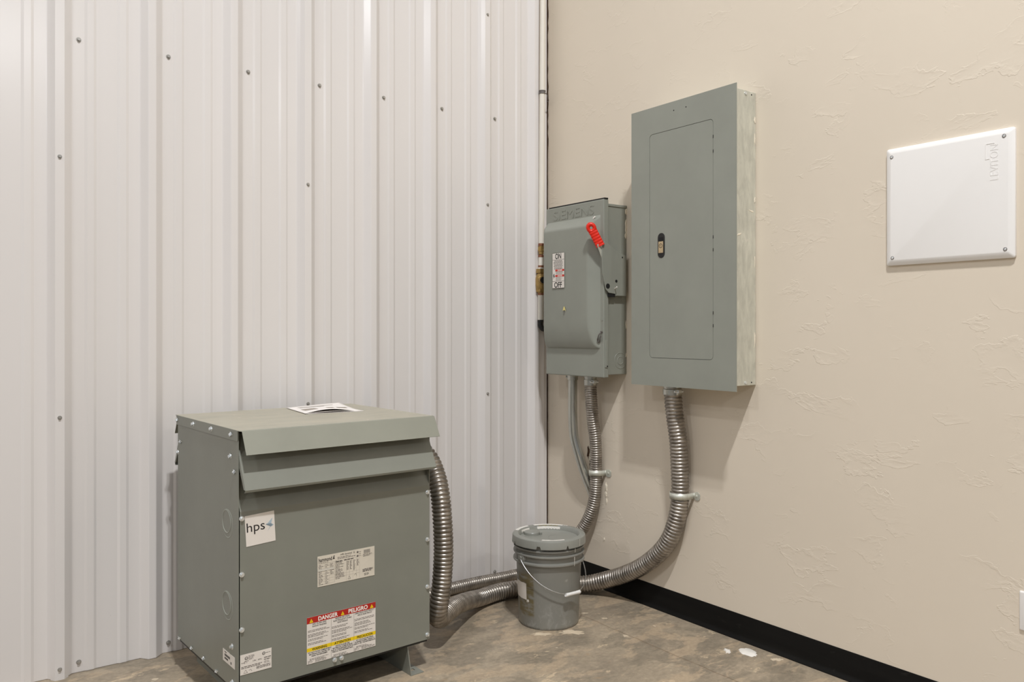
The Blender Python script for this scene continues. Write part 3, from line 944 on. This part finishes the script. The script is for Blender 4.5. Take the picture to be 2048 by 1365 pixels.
for x in (.242, .307): cyl(bm, (x, -.1474, 1.130), (0, -1, 0), .0028, .0004, 12)
split_obj('screw_hole', bm, M['hole'], pn)
# screws and holes on the visible side of the galvanised box (side faces local +X)
for z in (.030, 1.146):
    for y in (-.122, -.065, -.028):
        bm = bmesh.new(); cyl(bm, (.533, y, z), (1, 0, 0), .006 if y == -.065 else .003, .003 if y == -.065 else .0006, 14)
        obj('screw' if y == -.065 else 'screw_hole', bm, M['bolt'] if y == -.065 else M['hole'], pn, 40)
bm = bmesh.new()
for i, (z, a, b2) in enumerate(((.98, .003, .02), (.74, .003, .012), (.50, .0025, .022), (.2, .0025, .03), (1.05, .004, .012))):
    blob(bm, (.5335, -.010, z), (0, 1, 0), (0, 0, 1), (1, 0, 0), a, b2, .002, 140 + i, 14, .4)
blob(bm, (.5332, -.105, .600), (0, 1, .3), (0, -.3, 1), (1, 0, 0), .012, .0035, .0008, 150, 12, .4)
blob(bm, (.5332, -.03, .695), (0, 1, -.2), (0, .2, 1), (1, 0, 0), .012, .003, .0006, 151, 12, .4)
split_obj('plaster_smear', bm, M['plaster_white'], pn)

# ------------------------------------------------------------------ safety switch
sw = thing('safety_switch', 'grey safety disconnect switch box with raised door and red lever beside the white pipe', 'switch box', (0, -.176, 1.0155), -PI / 2)
SW, SH = .412, .8045
bm = bmesh.new(); box(bm, .004, .4015, -.126, -.001, .012, .783); obj('box', bm, M['switch_paint'], sw, bevel=.002)
bm = bmesh.new(); box(bm, .000, .4045, -.128, -.0012, .776, .787); obj('rain_hood', bm, M['switch_paint'], sw, bevel=.001)
# door tray
bm = bmesh.new(); box(bm, 0, SW, -.152, -.122, 0, SH)
door = obj('door', bm, M['switch_paint'], sw, bevel=.004)
bm = bmesh.new(); poly_prism(bm, [(x, -.126, z) for x, z in ((.018, SH), (SW + .001, SH), (SW + .001, SH + .006), (.018, SH + .006))], (0, -.022, 0)); obj('top_gasket', bm, M['black_rubber'], door)
# raised pan pressed into the door
bm = bmesh.new(); nx, nz = 60, 90
bx0, bx1, bz0, bz1, H = .010, .390, .128, .735, .040
g = []
def sm(t): t = max(0, min(1, t)); return t * t * (3 - 2 * t)
for i in range(nx + 1):
    row = []
    for j in range(nz + 1):
        x = bx0 + (bx1 - bx0) * i / nx; z = bz0 + (bz1 - bz0) * j / nz
        l = math.sqrt(max(0, 1 - (1 - min(1, (x - bx0) / .030)) ** 2))
        rgt = min(1, (bx1 - x) / .050)
        top = min(1, (bz1 - z) / .050)
        tb = min(1, (z - bz0) / .185); bot = math.sqrt(max(0, 1 - (1 - tb) ** 2))
        h = H * min(l, rgt, top, bot)
        # soften the meeting of the faces
        k = .12
        hs = 1.0
        for q in (l, rgt, top, bot):
            d = max(k - abs(hs - q), 0) / k
            hs = min(hs, q) - d * d * k * .25
        h = H * max(0, hs)
        row.append(bm.verts.new((x, -.1518 - h, z)))
    g.append(row)
for i in range(nx):
    for j in range(nz): bm.faces.new((g[i][j], g[i + 1][j], g[i + 1][j + 1], g[i][j + 1]))
obj('raised_pan', bm, M['switch_paint'], door, 180)
bm = bmesh.new(); add_text(bm, 'SIEMENS', .064, .055, .7425, -.152, 'LEFT', extrude=.0016, fit=.288); obj('embossed_lettering', bm, M['switch_paint'], door)
# on/off label on the pan
lx0, lx1, lz0, lz1, ly = .098, .186, .413, .580, -.1925
bm = bmesh.new(); box(bm, lx0, lx1, ly, ly + .0008, lz0, lz1); st = obj('on_off_label', bm, M['label'], door)
Y2 = ly - .0003
bm = bmesh.new()
word(st, M['ink'], 'ON', .036, (lx0 + lx1) / 2, .5515, Y2, fit=.044, bold=.0008)
word(st, M['ink'], 'OFF', .036, (lx0 + lx1) / 2 - .002, .4165, Y2, fit=.056, bold=.0008)
for z in (lz0, lz1 - .0012, .5470, .4455): flat(bm, lx0, lx1, z, z + .0012, Y2)
for x in (lx0, lx1 - .001): flat(bm, x, x + .001, lz0, lz1, Y2)
obj('border', bm, M['ink'], st)
bm = bmesh.new()
fine_lines(bm, lx0 + .004, lx1 - .004, .5440, 7, .0062, .0028, Y2, 201, (.7, 1), (.006, .016), True)
fine_lines(bm, lx0 + .026, lx1 - .004, .4905, 4, .0034, .0012, Y2, 202); fine_lines(bm, lx0 + .026, lx1 - .004, .4640, 5, .0034, .0012, Y2, 203)
blob(bm, (lx0 + .012, Y2, .4720), (1, 0, 0), (0, 0, 1), (0, -1, 0), .006, .012, .0001, 204, 12, .5)
obj('fine_print', bm, M['ink_grey'], st)
for z in (.4925, .4665):
    bm = bmesh.new(); flat(bm, lx0 + .022, lx1 - .001, z, z + .0095, Y2); bnd = obj('red_band', bm, M['red_dark'], st)
    bm = bmesh.new(); add_text(bm, 'DANGER', .0085, (lx0 + lx1) / 2 + .012, z + .0018, Y2 - .0002, fit=.034, bold=.0003); obj('lettering', bm, M['white_ink'], bnd)
bm = bmesh.new(); poly_prism(bm, [(x, -.1924, z) for x, z in ((.174, .306), (.182, .325), (.187, .325), (.196, .304), (.187, .309))], (0, -.0004, 0)); obj('torn_sticker', bm, M['yellow_tag'], door)
bm = bmesh.new(); poly_prism(bm, [(x, -.1922, z) for x, z in ((.183, .312), (.186, .312), (.182, .285), (.179, .283))], (0, -.0003, 0)); obj('scratch', bm, M['ink_grey'], door)
# corner sticker bits
bm = bmesh.new(); poly_prism(bm, [(x, -.165, z) for x, z in ((.355, .722), (.368, .730), (.372, .726), (.360, .718))], (0, -.003, 0)); obj('worn_spot', bm, M['white_ink'], door)
# padlock hasp near the lower right corner
bm = bmesh.new()
tube(bm, spline([(.398, -.153, .205), (.398, -.166, .198), (.391, -.168, .182), (.384, -.165, .168), (.388, -.160, .160), (.396, -.162, .172), (.402, -.160, .188)], .003), .0026, 10)
cyl(bm, (.400, -.1525, .206), (0, -1, 0), .005, .006, 12)
obj('hasp', bm, M['ink_grey'], door, 60)
bm = bmesh.new(); cyl(bm, (.400, -.1518, .262), (0, -1, 0), .007, .0015, 16); obj('rivet', bm, M['switch_paint'], door, 40)
# side latch at bottom right of the lip
bm = bmesh.new(); box(bm, SW - .0005, SW + .0030, -.145, -.130, .046, .168); lc = obj('side_latch', bm, M['panel_paint'], door, bevel=.0012)
bm = bmesh.new(); cyl(bm, (SW, -.134, .052), (1, 0, 0), .0028, .006, 10); obj('latch_pin', bm, M['ink'], lc, 40)
# knockout rings on the side
for r in (.036, .018):
    bm = bmesh.new(); ring(bm, (.4014, -.040, .075), (1, 0, 0), r, .0018, .0012); obj('knockout', bm, M['switch_paint'], sw, 60)
# lever: side plate, arm and red grip (plate stands off the side of the box)
bm = bmesh.new()
px = .4200
pts = [(-.170, .597), (-.166, .607), (-.156, .613), (-.060, .560), (-.022, .556), (-.022, .370), (-.090, .370), (-.090, .378), (-.132, .382), (-.150, .398), (-.170, .470), (-.173, .54)]
poly_prism(bm, [(px, y, z) for y, z in pts], (.0035, 0, 0))
hp = obj('handle_plate', bm, M['switch_paint'], sw, bevel=.0012)
bm = bmesh.new(); box(bm, .4012, px, -.095, -.022, .372, .556); obj('handle_housing', bm, M['switch_paint'], hp, bevel=.002)
bm = bmesh.new(); box(bm, .4012, px + .001, -.130, -.092, .364, .384); obj('plate_opening', bm, M['hole'], hp)
bm = bmesh.new()
for y, z, r in ((-.138, .412, .012), (-.086, .436, .007), (-.048, .545, .004)): cyl(bm, (px + .0034, y, z), (1, 0, 0), r, .0005, 18)
split_obj('plate_hole', bm, M['hole'], hp)
bm = bmesh.new(); cyl(bm, (px + .003, -.095, .402), (.8, -.2, .3), .0025, .02, 8); obj('cotter_pin', bm, M['white_ink'], hp, 40)
bm = bmesh.new(); poly_prism(bm, [(px - .0040, y, z) for y, z in ((-.145, .560), (-.190, .600), (-.198, .594), (-.168, .535))], (.003, 0, 0)); obj('lever_arm', bm, M['strap'], hp)
# grip: flattened rounded bar with a loop at its end
gb, gt = Vector((.4165, -.176, .590)), Vector((.392, -.222, .688))
ax = (gt - gb).normalized()
wd = Vector((.66, .75, 0)); wd = (wd - ax * wd.dot(ax)).normalized(); th = ax.cross(wd)
bm = bmesh.new()
L = (gt - gb).length; ns = 30
secs = []
def gw(t): return .0200 + .002 * sm((t - .55) / .3)
for i in range(ns + 1):
    t = i / ns * .70
    rib = .0012 * (1 if (i % 5) < 3 else 0)
    w_, t_ = gw(t) - .0012 + rib, .0100 + rib
    secs.append([bm.verts.new(gb + ax * (t * L) + wd * (w_ * math.copysign(abs(math.cos(a)) ** .6, math.cos(a))) + th * (t_ * math.copysign(abs(math.sin(a)) ** .6, math.sin(a)))) for a in [2 * PI * q / 24 for q in range(24)]])
for a, b in zip(secs[:-1], secs[1:]):
    for q in range(24): bm.faces.new((a[q], a[(q + 1) % 24], b[(q + 1) % 24], b[q]))
bm.faces.new(secs[0]); bm.faces.new(list(reversed(secs[-1])))
grip = obj('grip', bm, M['red_plastic'], hp, 40)
bm = bmesh.new()
cc = gb + ax * (L * .82); R1, R2 = .0140, .0085; rows = []
for i in range(36):
    t = 2 * PI * i / 36; d = wd * math.cos(t) + ax * (math.sin(t) * 1.15)
    rows.append([bm.verts.new(cc + d * (R1 + R2 * math.cos(q * PI / 6)) + th * (.0095 * math.sin(q * PI / 6))) for q in range(12)])
for i in range(36):
    a, b = rows[i], rows[(i + 1) % 36]
    for q in range(12): bm.faces.new((a[q], b[q], b[(q + 1) % 12], a[(q + 1) % 12]))
obj('grip_loop', bm, M['red_plastic'], grip, 180)
# caulk chips where box meets wall
bm = bmesh.new()
for i, (z, a, b2) in enumerate(((.762, .010, .014), (.690, .006, .03), (.655, .007, .02), (.24, .003, .02), (.10, .003, .01))):
    blob(bm, (.4018, -.004, z), (0, 1, 0), (0, 0, 1), (1, 0, 0), a, b2, .002, 210 + i, 14, .4)
split_obj('plaster_smear', bm, M['plaster_white'], sw)

# ------------------------------------------------------------------ white media cover
mc = thing('media_panel_cover', 'square white plastic media panel cover with four corner screws on the beige wall', 'wall cover', (0, -1.8225, 1.446), -PI / 2)
CW = .395; CH = .390
bm = bmesh.new()
rows = []
for ins, y in ((.0, -.0005), (.0, -.009), (.003, -.0115), (.016, -.0165), (.018, -.0168)):
    rows.append([bm.verts.new((x, y, z)) for x, z in rounded_rect(ins, CW - ins, ins, CH - ins, max(.003, .007 - ins * .2), 4)])
for a, b in zip(rows[:-1], rows[1:]):
    for i in range(len(a)): bm.faces.new((a[i], a[(i + 1) % len(a)], b[(i + 1) % len(a)], b[i]))
bm.faces.new(rows[-1]); bm.faces.new(list(reversed(rows[0])))
obj('cover', bm, M['white_plastic'], mc, 25)
bm = bmesh.new()
add_text(bm, 'LEVITON', .033, .351, .236, -.0168, 'LEFT', extrude=.0005, fit=.108, rot=PI / 2)
for (a, b2, c, d) in ((.318, .341, .349, .3515), (.3145, .317, .303, .3515), (.318, .327, .303, .3055)): box(bm, a, b2, -.0176, -.0165, c, d)
obj('embossed_lettering', bm, M['white_plastic'], mc)
for x, z in ((.021, .361), (.3675, .366), (.3705, .026), (.0235, .0245)):
    bm = bmesh.new(); cyl(bm, (x, -.0169, z), (0, -1, 0), .0058, .0004, 18); o = obj('screw', bm, M['ink_grey'], mc, 40)
    bm = bmesh.new(); cyl(bm, (x, -.0173, z), (0, -1, 0), .0042, .0018, 14, .003); box(bm, x - .003, x + .003, -.0192, -.0190, z - .0006, z + .0006); obj('screw_head', bm, M['bolt'], o, 40)

# ------------------------------------------------------------------ wall plate at the right edge
wp = thing('outlet_plate', 'small white plate low on the beige wall, cut off by the right picture edge', 'wall plate', (0, -2.2265, .340), -PI / 2)
bm = bmesh.new()
rows = []
for ins, y in ((0, -.0003), (0, -.003), (.0025, -.0055), (.004, -.006)):
    rows.append([bm.verts.new((x, y, z)) for x, z in rounded_rect(ins, .072 - ins, ins, .117 - ins, .003, 3)])
for a, b in zip(rows[:-1], rows[1:]):
    for i in range(len(a)): bm.faces.new((a[i], a[(i + 1) % len(a)], b[(i + 1) % len(a)], b[i]))
bm.faces.new(rows[-1]); bm.faces.new(list(reversed(rows[0])))
obj('plate', bm, M['white_plastic'], wp, 25)
for z in (.040, .078):
    bm = bmesh.new(); ngon_plate(bm, rounded_rect(.020, .052, z - .014, z + .014, .010), -.0068, .001); s_ = obj('socket', bm, M['white_plastic'], wp)
    bm = bmesh.new(); flat(bm, .029, .031, z - .001, z + .008, -.0070); flat(bm, .041, .043, z - .001, z + .008, -.0070); cyl(bm, (.036, -.0068, z - .007), (0, -1, 0), .0025, .0003, 12); split_obj('slot', bm, M['hole'], s_)
bm = bmesh.new(); cyl(bm, (.036, -.006, .059), (0, -1, 0), .0035, .0012, 14); obj('screw', bm, M['white_plastic'], wp, 40)

# ------------------------------------------------------------------ water pipe in the corner
wpz = thing('water_pipe', 'white water pipe with brass valve running up the corner beside the metal wall', 'pipe')
def pax(z):  # centre line leans slightly
    t = (2.909 - z) / (2.909 - 1.28)
    return Vector((-.0635 - .0195 * max(0, t), -.046, z))
def pseg(name, z0, z1, r, mat, n=24, cap=True, parent=wpz):
    bm = bmesh.new(); a, b = pax(z0), pax(z1)
    cyl(bm, a, b - a, r, (b - a).length, n); return obj(name, bm, mat, parent, 35)
pseg('tube', 1.668, HT - .02, .0142, M['pipe']); pseg('tube', 1.552, 1.612, .0142, M['pipe']); pseg('tube', 1.282, 1.412, .0142, M['pipe'])
for z in (1.664, 1.606, 1.552, 1.414): pseg('crimp_ring', z - .006, z + .006, .0156, M['copper'])
pseg('coupling', 1.615, 1.660, .0130, M['brass']); 
bm = bmesh.new(); c = pax(1.640); cyl(bm, c + Vector((0, 0, -.010)), (0, 0, 1), .0175, .022, 6); cyl(bm, c + Vector((.006, -.012, -.004)), (.5, -1, 0), .007, .012, 12); obj('coupling_nut', bm, M['brass'], wpz, 35)
pseg('collar', 1.538, 1.548, .0165, M['pipe'])
bm = bmesh.new()
cx_, cy_ = pax(1.48).x, pax(1.48).y
lathe(bm, [(0, 1.418), (.018, 1.418), (.018, 1.424), (.0165, 1.426), (.020, 1.430), (.0255, 1.442), (.0275, 1.462), (.0275, 1.492), (.024, 1.508), (.018, 1.516), (.018, 1.524), (0, 1.524)], 32, (cx_, cy_, 0))
vb = obj('valve_body', bm, M['brass'], wpz, 40)
bm = bmesh.new(); cyl(bm, pax(1.520), (0, 0, 1), .0265, .020, 6); cyl(bm, pax(1.424), (0, 0, 1), .0250, .018, 6); split_obj('valve_nut', bm, M['brass'], vb, 20)
d = Vector((-.30, -.95, 0)).normalized(); c = Vector((cx_, cy_, 1.482))
bm = bmesh.new(); cyl(bm, c + d * .012, d, .0215, .024, 28, .019); obj('valve_port', bm, M['brass'], vb, 40)
bm = bmesh.new(); cyl(bm, c + d * .0361, d, .0165, .003, 28); obj('port_cap', bm, M['black_rubber'], vb, 40)
pseg('crimp_band', 1.270, 1.282, .0152, M['black_rubber'])
bm = bmesh.new(); q = pax(1.265); tube(bm, spline([q + Vector((0, 0, .006)), q + Vector((0, 0, -.012)), q + Vector((.008, -.006, -.026)), q + Vector((.030, -.016, -.030)), q + Vector((.060, -.024, -.030))], .004), .0138, 20); obj('elbow', bm, M['black_rubber'], wpz, 50)
# clamp that holds the pipe
cl = thing('pipe_clamp', 'small dark pipe clamp around the white pipe high in the corner', 'pipe clamp', tuple(pax(1.668).lerp(pax(HT - .02), (2.439 - 1.668) / (HT - .02 - 1.668))))
bm = bmesh.new(); lathe(bm, [(.0151, -.008), (.0176, -.008), (.0178, -.006), (.0164, -.003), (.0164, .003), (.0178, .006), (.0176, .008), (.0151, .008), (.0151, -.008)], 28); obj('band', bm, M['ink_grey'], cl, 35)
bm = bmesh.new(); tube(bm, spline([(.0150, -.0125, -.004), (.022, -.014, -.018), (.034, -.006, -.030), (.050, .012, -.032), (.060, .030, -.030)], .004), .0022, 8); obj('hook_nail', bm, M['ink_grey'], cl, 60)

# ------------------------------------------------------------------ bucket
BC = (-.475, -.595, 0)
bk2 = thing('plastic_bucket', 'grey plastic five gallon bucket with lid and wire handle standing on the concrete floor', 'bucket', BC)
bm = bmesh.new()
lathe(bm, [(0, .004), (.118, .004), (.122, 0), (.1255, .004), (.1265, .012), (.1365, .258), (.1375, .264), (.1505, .2665), (.1512, .270), (.1505, .2735), (.1385, .276), (.1385, .297),
           (.1500, .2995), (.1508, .3025), (.1500, .3055), (.1385, .3075), (.1385, .320), (.1490, .3225), (.1495, .3255), (.1490, .328), (.1395, .330), (.1395, .355)], 96)
obj('body', bm, M['bucket'], bk2, 35)
# lid with notched skirt
bm = bmesh.new(); n = 240
notch = [2.9, 3.75, 4.55, 5.45, .3, 1.2, 2.0]
def skirt(a):
    for i, q in enumerate(notch):
        dd = abs((a - q + PI) % (2 * PI) - PI)
        if dd < (.030 if i != 1 else .055): return .350
    return .338
P_ = [(0, .3520), (.060, .3525), (.118, .3525), (.1225, .3540), (.1270, .3690), (.1310, .3725), (.1480, .3725), (.1525, .3695), (.1545, .3640)]
rows = []
for r, z in P_:
    rows.append([bm.verts.new((0, 0, z))] if r == 0 else [bm.verts.new((r * math.cos(2 * PI * i / n), r * math.sin(2 * PI * i / n), z)) for i in range(n)])
rows.append([bm.verts.new((.1562 * math.cos(2 * PI * i / n), .1562 * math.sin(2 * PI * i / n), skirt(2 * PI * i / n))) for i in range(n)])
rows.append([bm.verts.new((.1540 * math.cos(2 * PI * i / n), .1540 * math.sin(2 * PI * i / n), skirt(2 * PI * i / n))) for i in range(n)])
rows.append([bm.verts.new((.1505 * math.cos(2 * PI * i / n), .1505 * math.sin(2 * PI * i / n), .360)) for i in range(n)])
for a, b in zip(rows[:-1], rows[1:]):
    for i in range(n):
        j = (i + 1) % n
        if len(a) == 1: bm.faces.new((a[0], b[i], b[j]))
        else: bm.faces.new((a[i], a[j], b[j], b[i]))
ld = obj('lid', bm, M['lid'], bk2, 35)
fw, rt = Vector((.63, .777, 0)), Vector((.777, -.63, 0))   # away from / across the viewing side
bm = bmesh.new(); sc_ = fw * .045 - rt * .072
lathe(bm, [(.0345, .3520), (.0340, .3625), (.0320, .3650), (.029, .3655), (0, .3660)], 40, (sc_.x, sc_.y, 0))
for q in (2.2, -.9): box(bm, sc_.x + .036 * math.cos(q) - .006, sc_.x + .036 * math.cos(q) + .006, sc_.y + .036 * math.sin(q) - .006, sc_.y + .036 * math.sin(q) + .006, .3520, .3620)
obj('spout_cap', bm, M['lid'], ld, 35)
bm = bmesh.new(); ring(bm, (rt.x * .03, rt.y * .03, .3524), (0, 0, 1), .034, .002, .0008)
obj('embossed_ring', bm, M['lid'], ld, 60)
bm = bmesh.new()
def lid_patch(bm, r0, r1, a0, a1, z, seed, nseg=26):
    r_ = random.Random(seed); A_, B_ = [], []
    for i in range(nseg + 1):
        a = a0 + (a1 - a0) * i / nseg
        A_.append(bm.verts.new(((r0 + r_.uniform(-.006, .008)) * math.cos(a), (r0 + 0) * math.sin(a), z)))
        B_.append(bm.verts.new((r1 * math.cos(a), r1 * math.sin(a), z)))
    for i in range(nseg): bm.faces.new((A_[i], A_[i + 1], B_[i + 1], B_[i]))
af = math.atan2(fw.y, fw.x)
lid_patch(bm, .127, .1490, af - .46, af + .50, .3729, 1); lid_patch(bm, .133, .148, af + .70, af + 1.35, .3729, 2, 14); lid_patch(bm, .138, .146, af - .62, af - .50, .3729, 3, 6)
lid_patch(bm, .131, .142, af + PI - .22, af + PI + .48, .3729, 4, 14)
# the label also runs down the inner face of the rim at the back
q0 = [(.1238, .3570), (.1268, .3682)]
for a0, a1 in ((af - .40, af + .42), (af + .74, af + 1.2)):
    n_ = 16; lo_, hi_ = [], []
    for i_ in range(n_ + 1):
        a_ = a0 + (a1 - a0) * i_ / n_; dz = .0016 * math.sin(7 * a_ + 3 * i_)
        lo_.append(bm.verts.new(((q0[0][0] - .0006) * math.cos(a_), (q0[0][0] - .0006) * math.sin(a_), q0[0][1] + dz + .001)))
        hi_.append(bm.verts.new(((q0[1][0] - .0006) * math.cos(a_), (q0[1][0] - .0006) * math.sin(a_), q0[1][1])))
    for i_ in range(n_): bm.faces.new((lo_[i_], lo_[i_ + 1], hi_[i_ + 1], hi_[i_]))
split_obj('torn_label', bm, M['smear'], ld)
bm = bmesh.new()
lid_patch(bm, .1255, .1315, af - .30, af + .36, .3712, 9); obj('lid_residue', bm, simple('yellowed glue', (214, 200, 140), .6), ld)
# drips down the rim on the right
bm = bmesh.new()
for a, z0, z1, r_ in ((af - 2.35, .318, .334, .1515), (af - 2.38, .262, .300, .1520), (af - 2.2, .340, .370, .1570)):
    for s in range(1):
        d = Vector((math.cos(a), math.sin(a), 0)); t = Vector((-d.y, d.x, 0))
        quad(bm, [d * r_ - t * .0012 + Vector((0, 0, z0)), d * r_ + t * .0006 + Vector((0, 0, z0)), d * (r_ + .0004) + t * .0016 + Vector((0, 0, z1)), d * (r_ + .0004) - t * .0010 + Vector((0, 0, z1))])
split_obj('paint_drip', bm, M['smear'], bk2)
# torn white label and pale strip on the left side
def side_patch(name, a0, a1, z0, z1, mat, ragged=.0, seed=1, off=.0009):
    r_ = random.Random(seed); bm = bmesh.new(); n = 14; lo, hi = [], []
    for i in range(n + 1):
        a = a0 + (a1 - a0) * i / n
        for L_, z in ((lo, z0 + (r_.uniform(-1, 1) * ragged)), (hi, z1 + (r_.uniform(-1, 1) * ragged))):
            r = .1265 + (.1365 - .1265) * (z - .012) / .246 + off
            L_.append(bm.verts.new((r * math.cos(a), r * math.sin(a), z)))
    for i in range(n): bm.faces.new((lo[i], lo[i + 1], hi[i + 1], hi[i]))
    return obj(name, bm, mat, bk2, 180)
al = math.atan2(-rt.y, -rt.x)   # leftmost direction
tl = side_patch('torn_sticker', al - .12, al + .80, .116, .184, M['label'], .001, 2)
side_patch('torn_sticker', al - .02, al + .06, .045, .114, M['smear'], .004, 3)
side_patch('torn_sticker', al + .80, al + .90, .108, .118, M['smear'], .004, 4)
side_patch('paint_smear', al - .05, al + .10, .186, .255, M['smear'], .006, 5)
# ears and bail
ea = rt * -.116 + fw * -.093
eadir = ea.normalized()
for s in (1, -1):
    bm = bmesh.new(); c = eadir * (.1375 * s) + Vector((0, 0, .289))
    cyl(bm, c, eadir * s, .022, .012, 24, .018); cyl(bm, c + eadir * (s * .012), eadir * s, .008, .006, 16)
    obj('handle_ear', bm, M['bucket'], bk2, 40)
nh = (rt * .62 - fw * .78).normalized()
path = []
for i in range(49):
    f = PI * i / 48
    r = .153 + .004 * math.sin(f)
    side = math.cos(f); out = math.sin(f)
    zz = .291 - .137 * out ** .85 if out > 0 else .291
    path.append(eadir * (r * side) + nh * (r * out ** 1.0) + Vector((0, 0, zz)))
bm = bmesh.new(); tube(bm, path, .0021, 10); hd = obj('handle', bm, M['wire'], bk2, 60)
bm = bmesh.new()
tdir = eadir * -1
mid = path[24]
tube(bm, [mid - tdir * .038 + Vector((0, 0, .001)), mid - tdir * .036, mid - tdir * .018, mid, mid + tdir * .018, mid + tdir * .036, mid + tdir * .038], [.0070, .0078, .0068, .0068, .0068, .0078, .0070], 20)
obj('handle_grip', bm, M['grip'], hd, 50)

# ------------------------------------------------------------------ light
WORLD, SIDE = .26, .42
w = bpy.data.worlds.new('World'); scn.world = w; w.use_nodes = True
wn = w.node_tree; bg = wn.nodes['Background']
# light of the big hall behind the camera: bright overhead, dim towards the floor
tcw = N(wn, 'ShaderNodeTexCoord'); spw = N(wn, 'ShaderNodeSeparateXYZ'); wn.links.new(tcw.outputs['Generated'], spw.inputs[0])
mr = N(wn, 'ShaderNodeMapRange'); mr.inputs['From Min'].default_value = -.05; mr.inputs['From Max'].default_value = .6
mr.inputs['To Min'].default_value = .09; mr.inputs['To Max'].default_value = WORLD
wn.links.new(spw.outputs['Z'], mr.inputs['Value']); 
# plus a glow added from the unseen left side, brightening left-facing rib slopes
sx_ = N(wn, 'ShaderNodeMapRange'); sx_.inputs['From Min'].default_value = -.45; sx_.inputs['From Max'].default_value = -1.0
sx_.inputs['To Min'].default_value = 0; sx_.inputs['To Max'].default_value = SIDE
wn.links.new(spw.outputs['X'], sx_.inputs['Value'])
sz_ = N(wn, 'ShaderNodeMapRange'); sz_.inputs['From Min'].default_value = -.12; sz_.inputs['From Max'].default_value = .05
wn.links.new(spw.outputs['Z'], sz_.inputs['Value'])
tot = math_(wn, 'ADD', mr.outputs['Result'], math_(wn, 'MULTIPLY', sx_.outputs['Result'], sz_.outputs['Result']))
wn.links.new(tot, bg.inputs['Strength'])
bg.inputs['Color'].default_value = (.99, 1.0, 1.02, 1)

def area(name, loc, target, sx, sy, power, col=(1, .93, .84)):
    ld_ = bpy.data.lights.new(name, 'AREA'); ld_.shape = 'RECTANGLE'; ld_.size = sx; ld_.size_y = sy
    ld_.energy = power; ld_.color = col
    o = bpy.data.objects.new(name, ld_); COL.objects.link(o)
    o.location = loc; o.rotation_euler = (Vector(target) - Vector(loc)).to_track_quat('-Z', 'Y').to_euler()
    return o
LC = (.99, 1.0, 1.02)
# lamps as pairs of LED bars; second and last are unseen, added as fill
for x, y, z, p in ((-2.1, -3.6, 6.3, 430), (-6.2, -3.6, 6.3, 130), (-10.0, -2.0, 6.3, 200), (-1.7, -9.0, 5.0, 120), (-6.2, -9.0, 5.0, 150)):
    for dx in (-.11, .11):
        area('ceiling_and_fill_lamp', (x + dx, y, z), (x + dx, y, 0), .12, .16, p / 2, LC)

# ------------------------------------------------------------------ camera
cd = bpy.data.cameras.new('Camera'); cam = bpy.data.objects.new('Camera', cd); COL.objects.link(cam)
cd.sensor_width = 36; cd.sensor_fit = 'HORIZONTAL'
cd.lens = 1620.7 * 36 / 2048
cd.shift_y = -(682.5 - 661.0) / 2048
cam.location = (-2.6442, -3.264, 1.2295)
cam.rotation_euler = (PI / 2, 0, -math.radians(36.4976))
scn.camera = cam
scn.view_settings.view_transform = 'Standard'
scn.view_settings.look = 'None'
scn.view_settings.exposure = -0.38
scn.view_settings.gamma = 1
scn.view_settings.use_curve_mapping = False
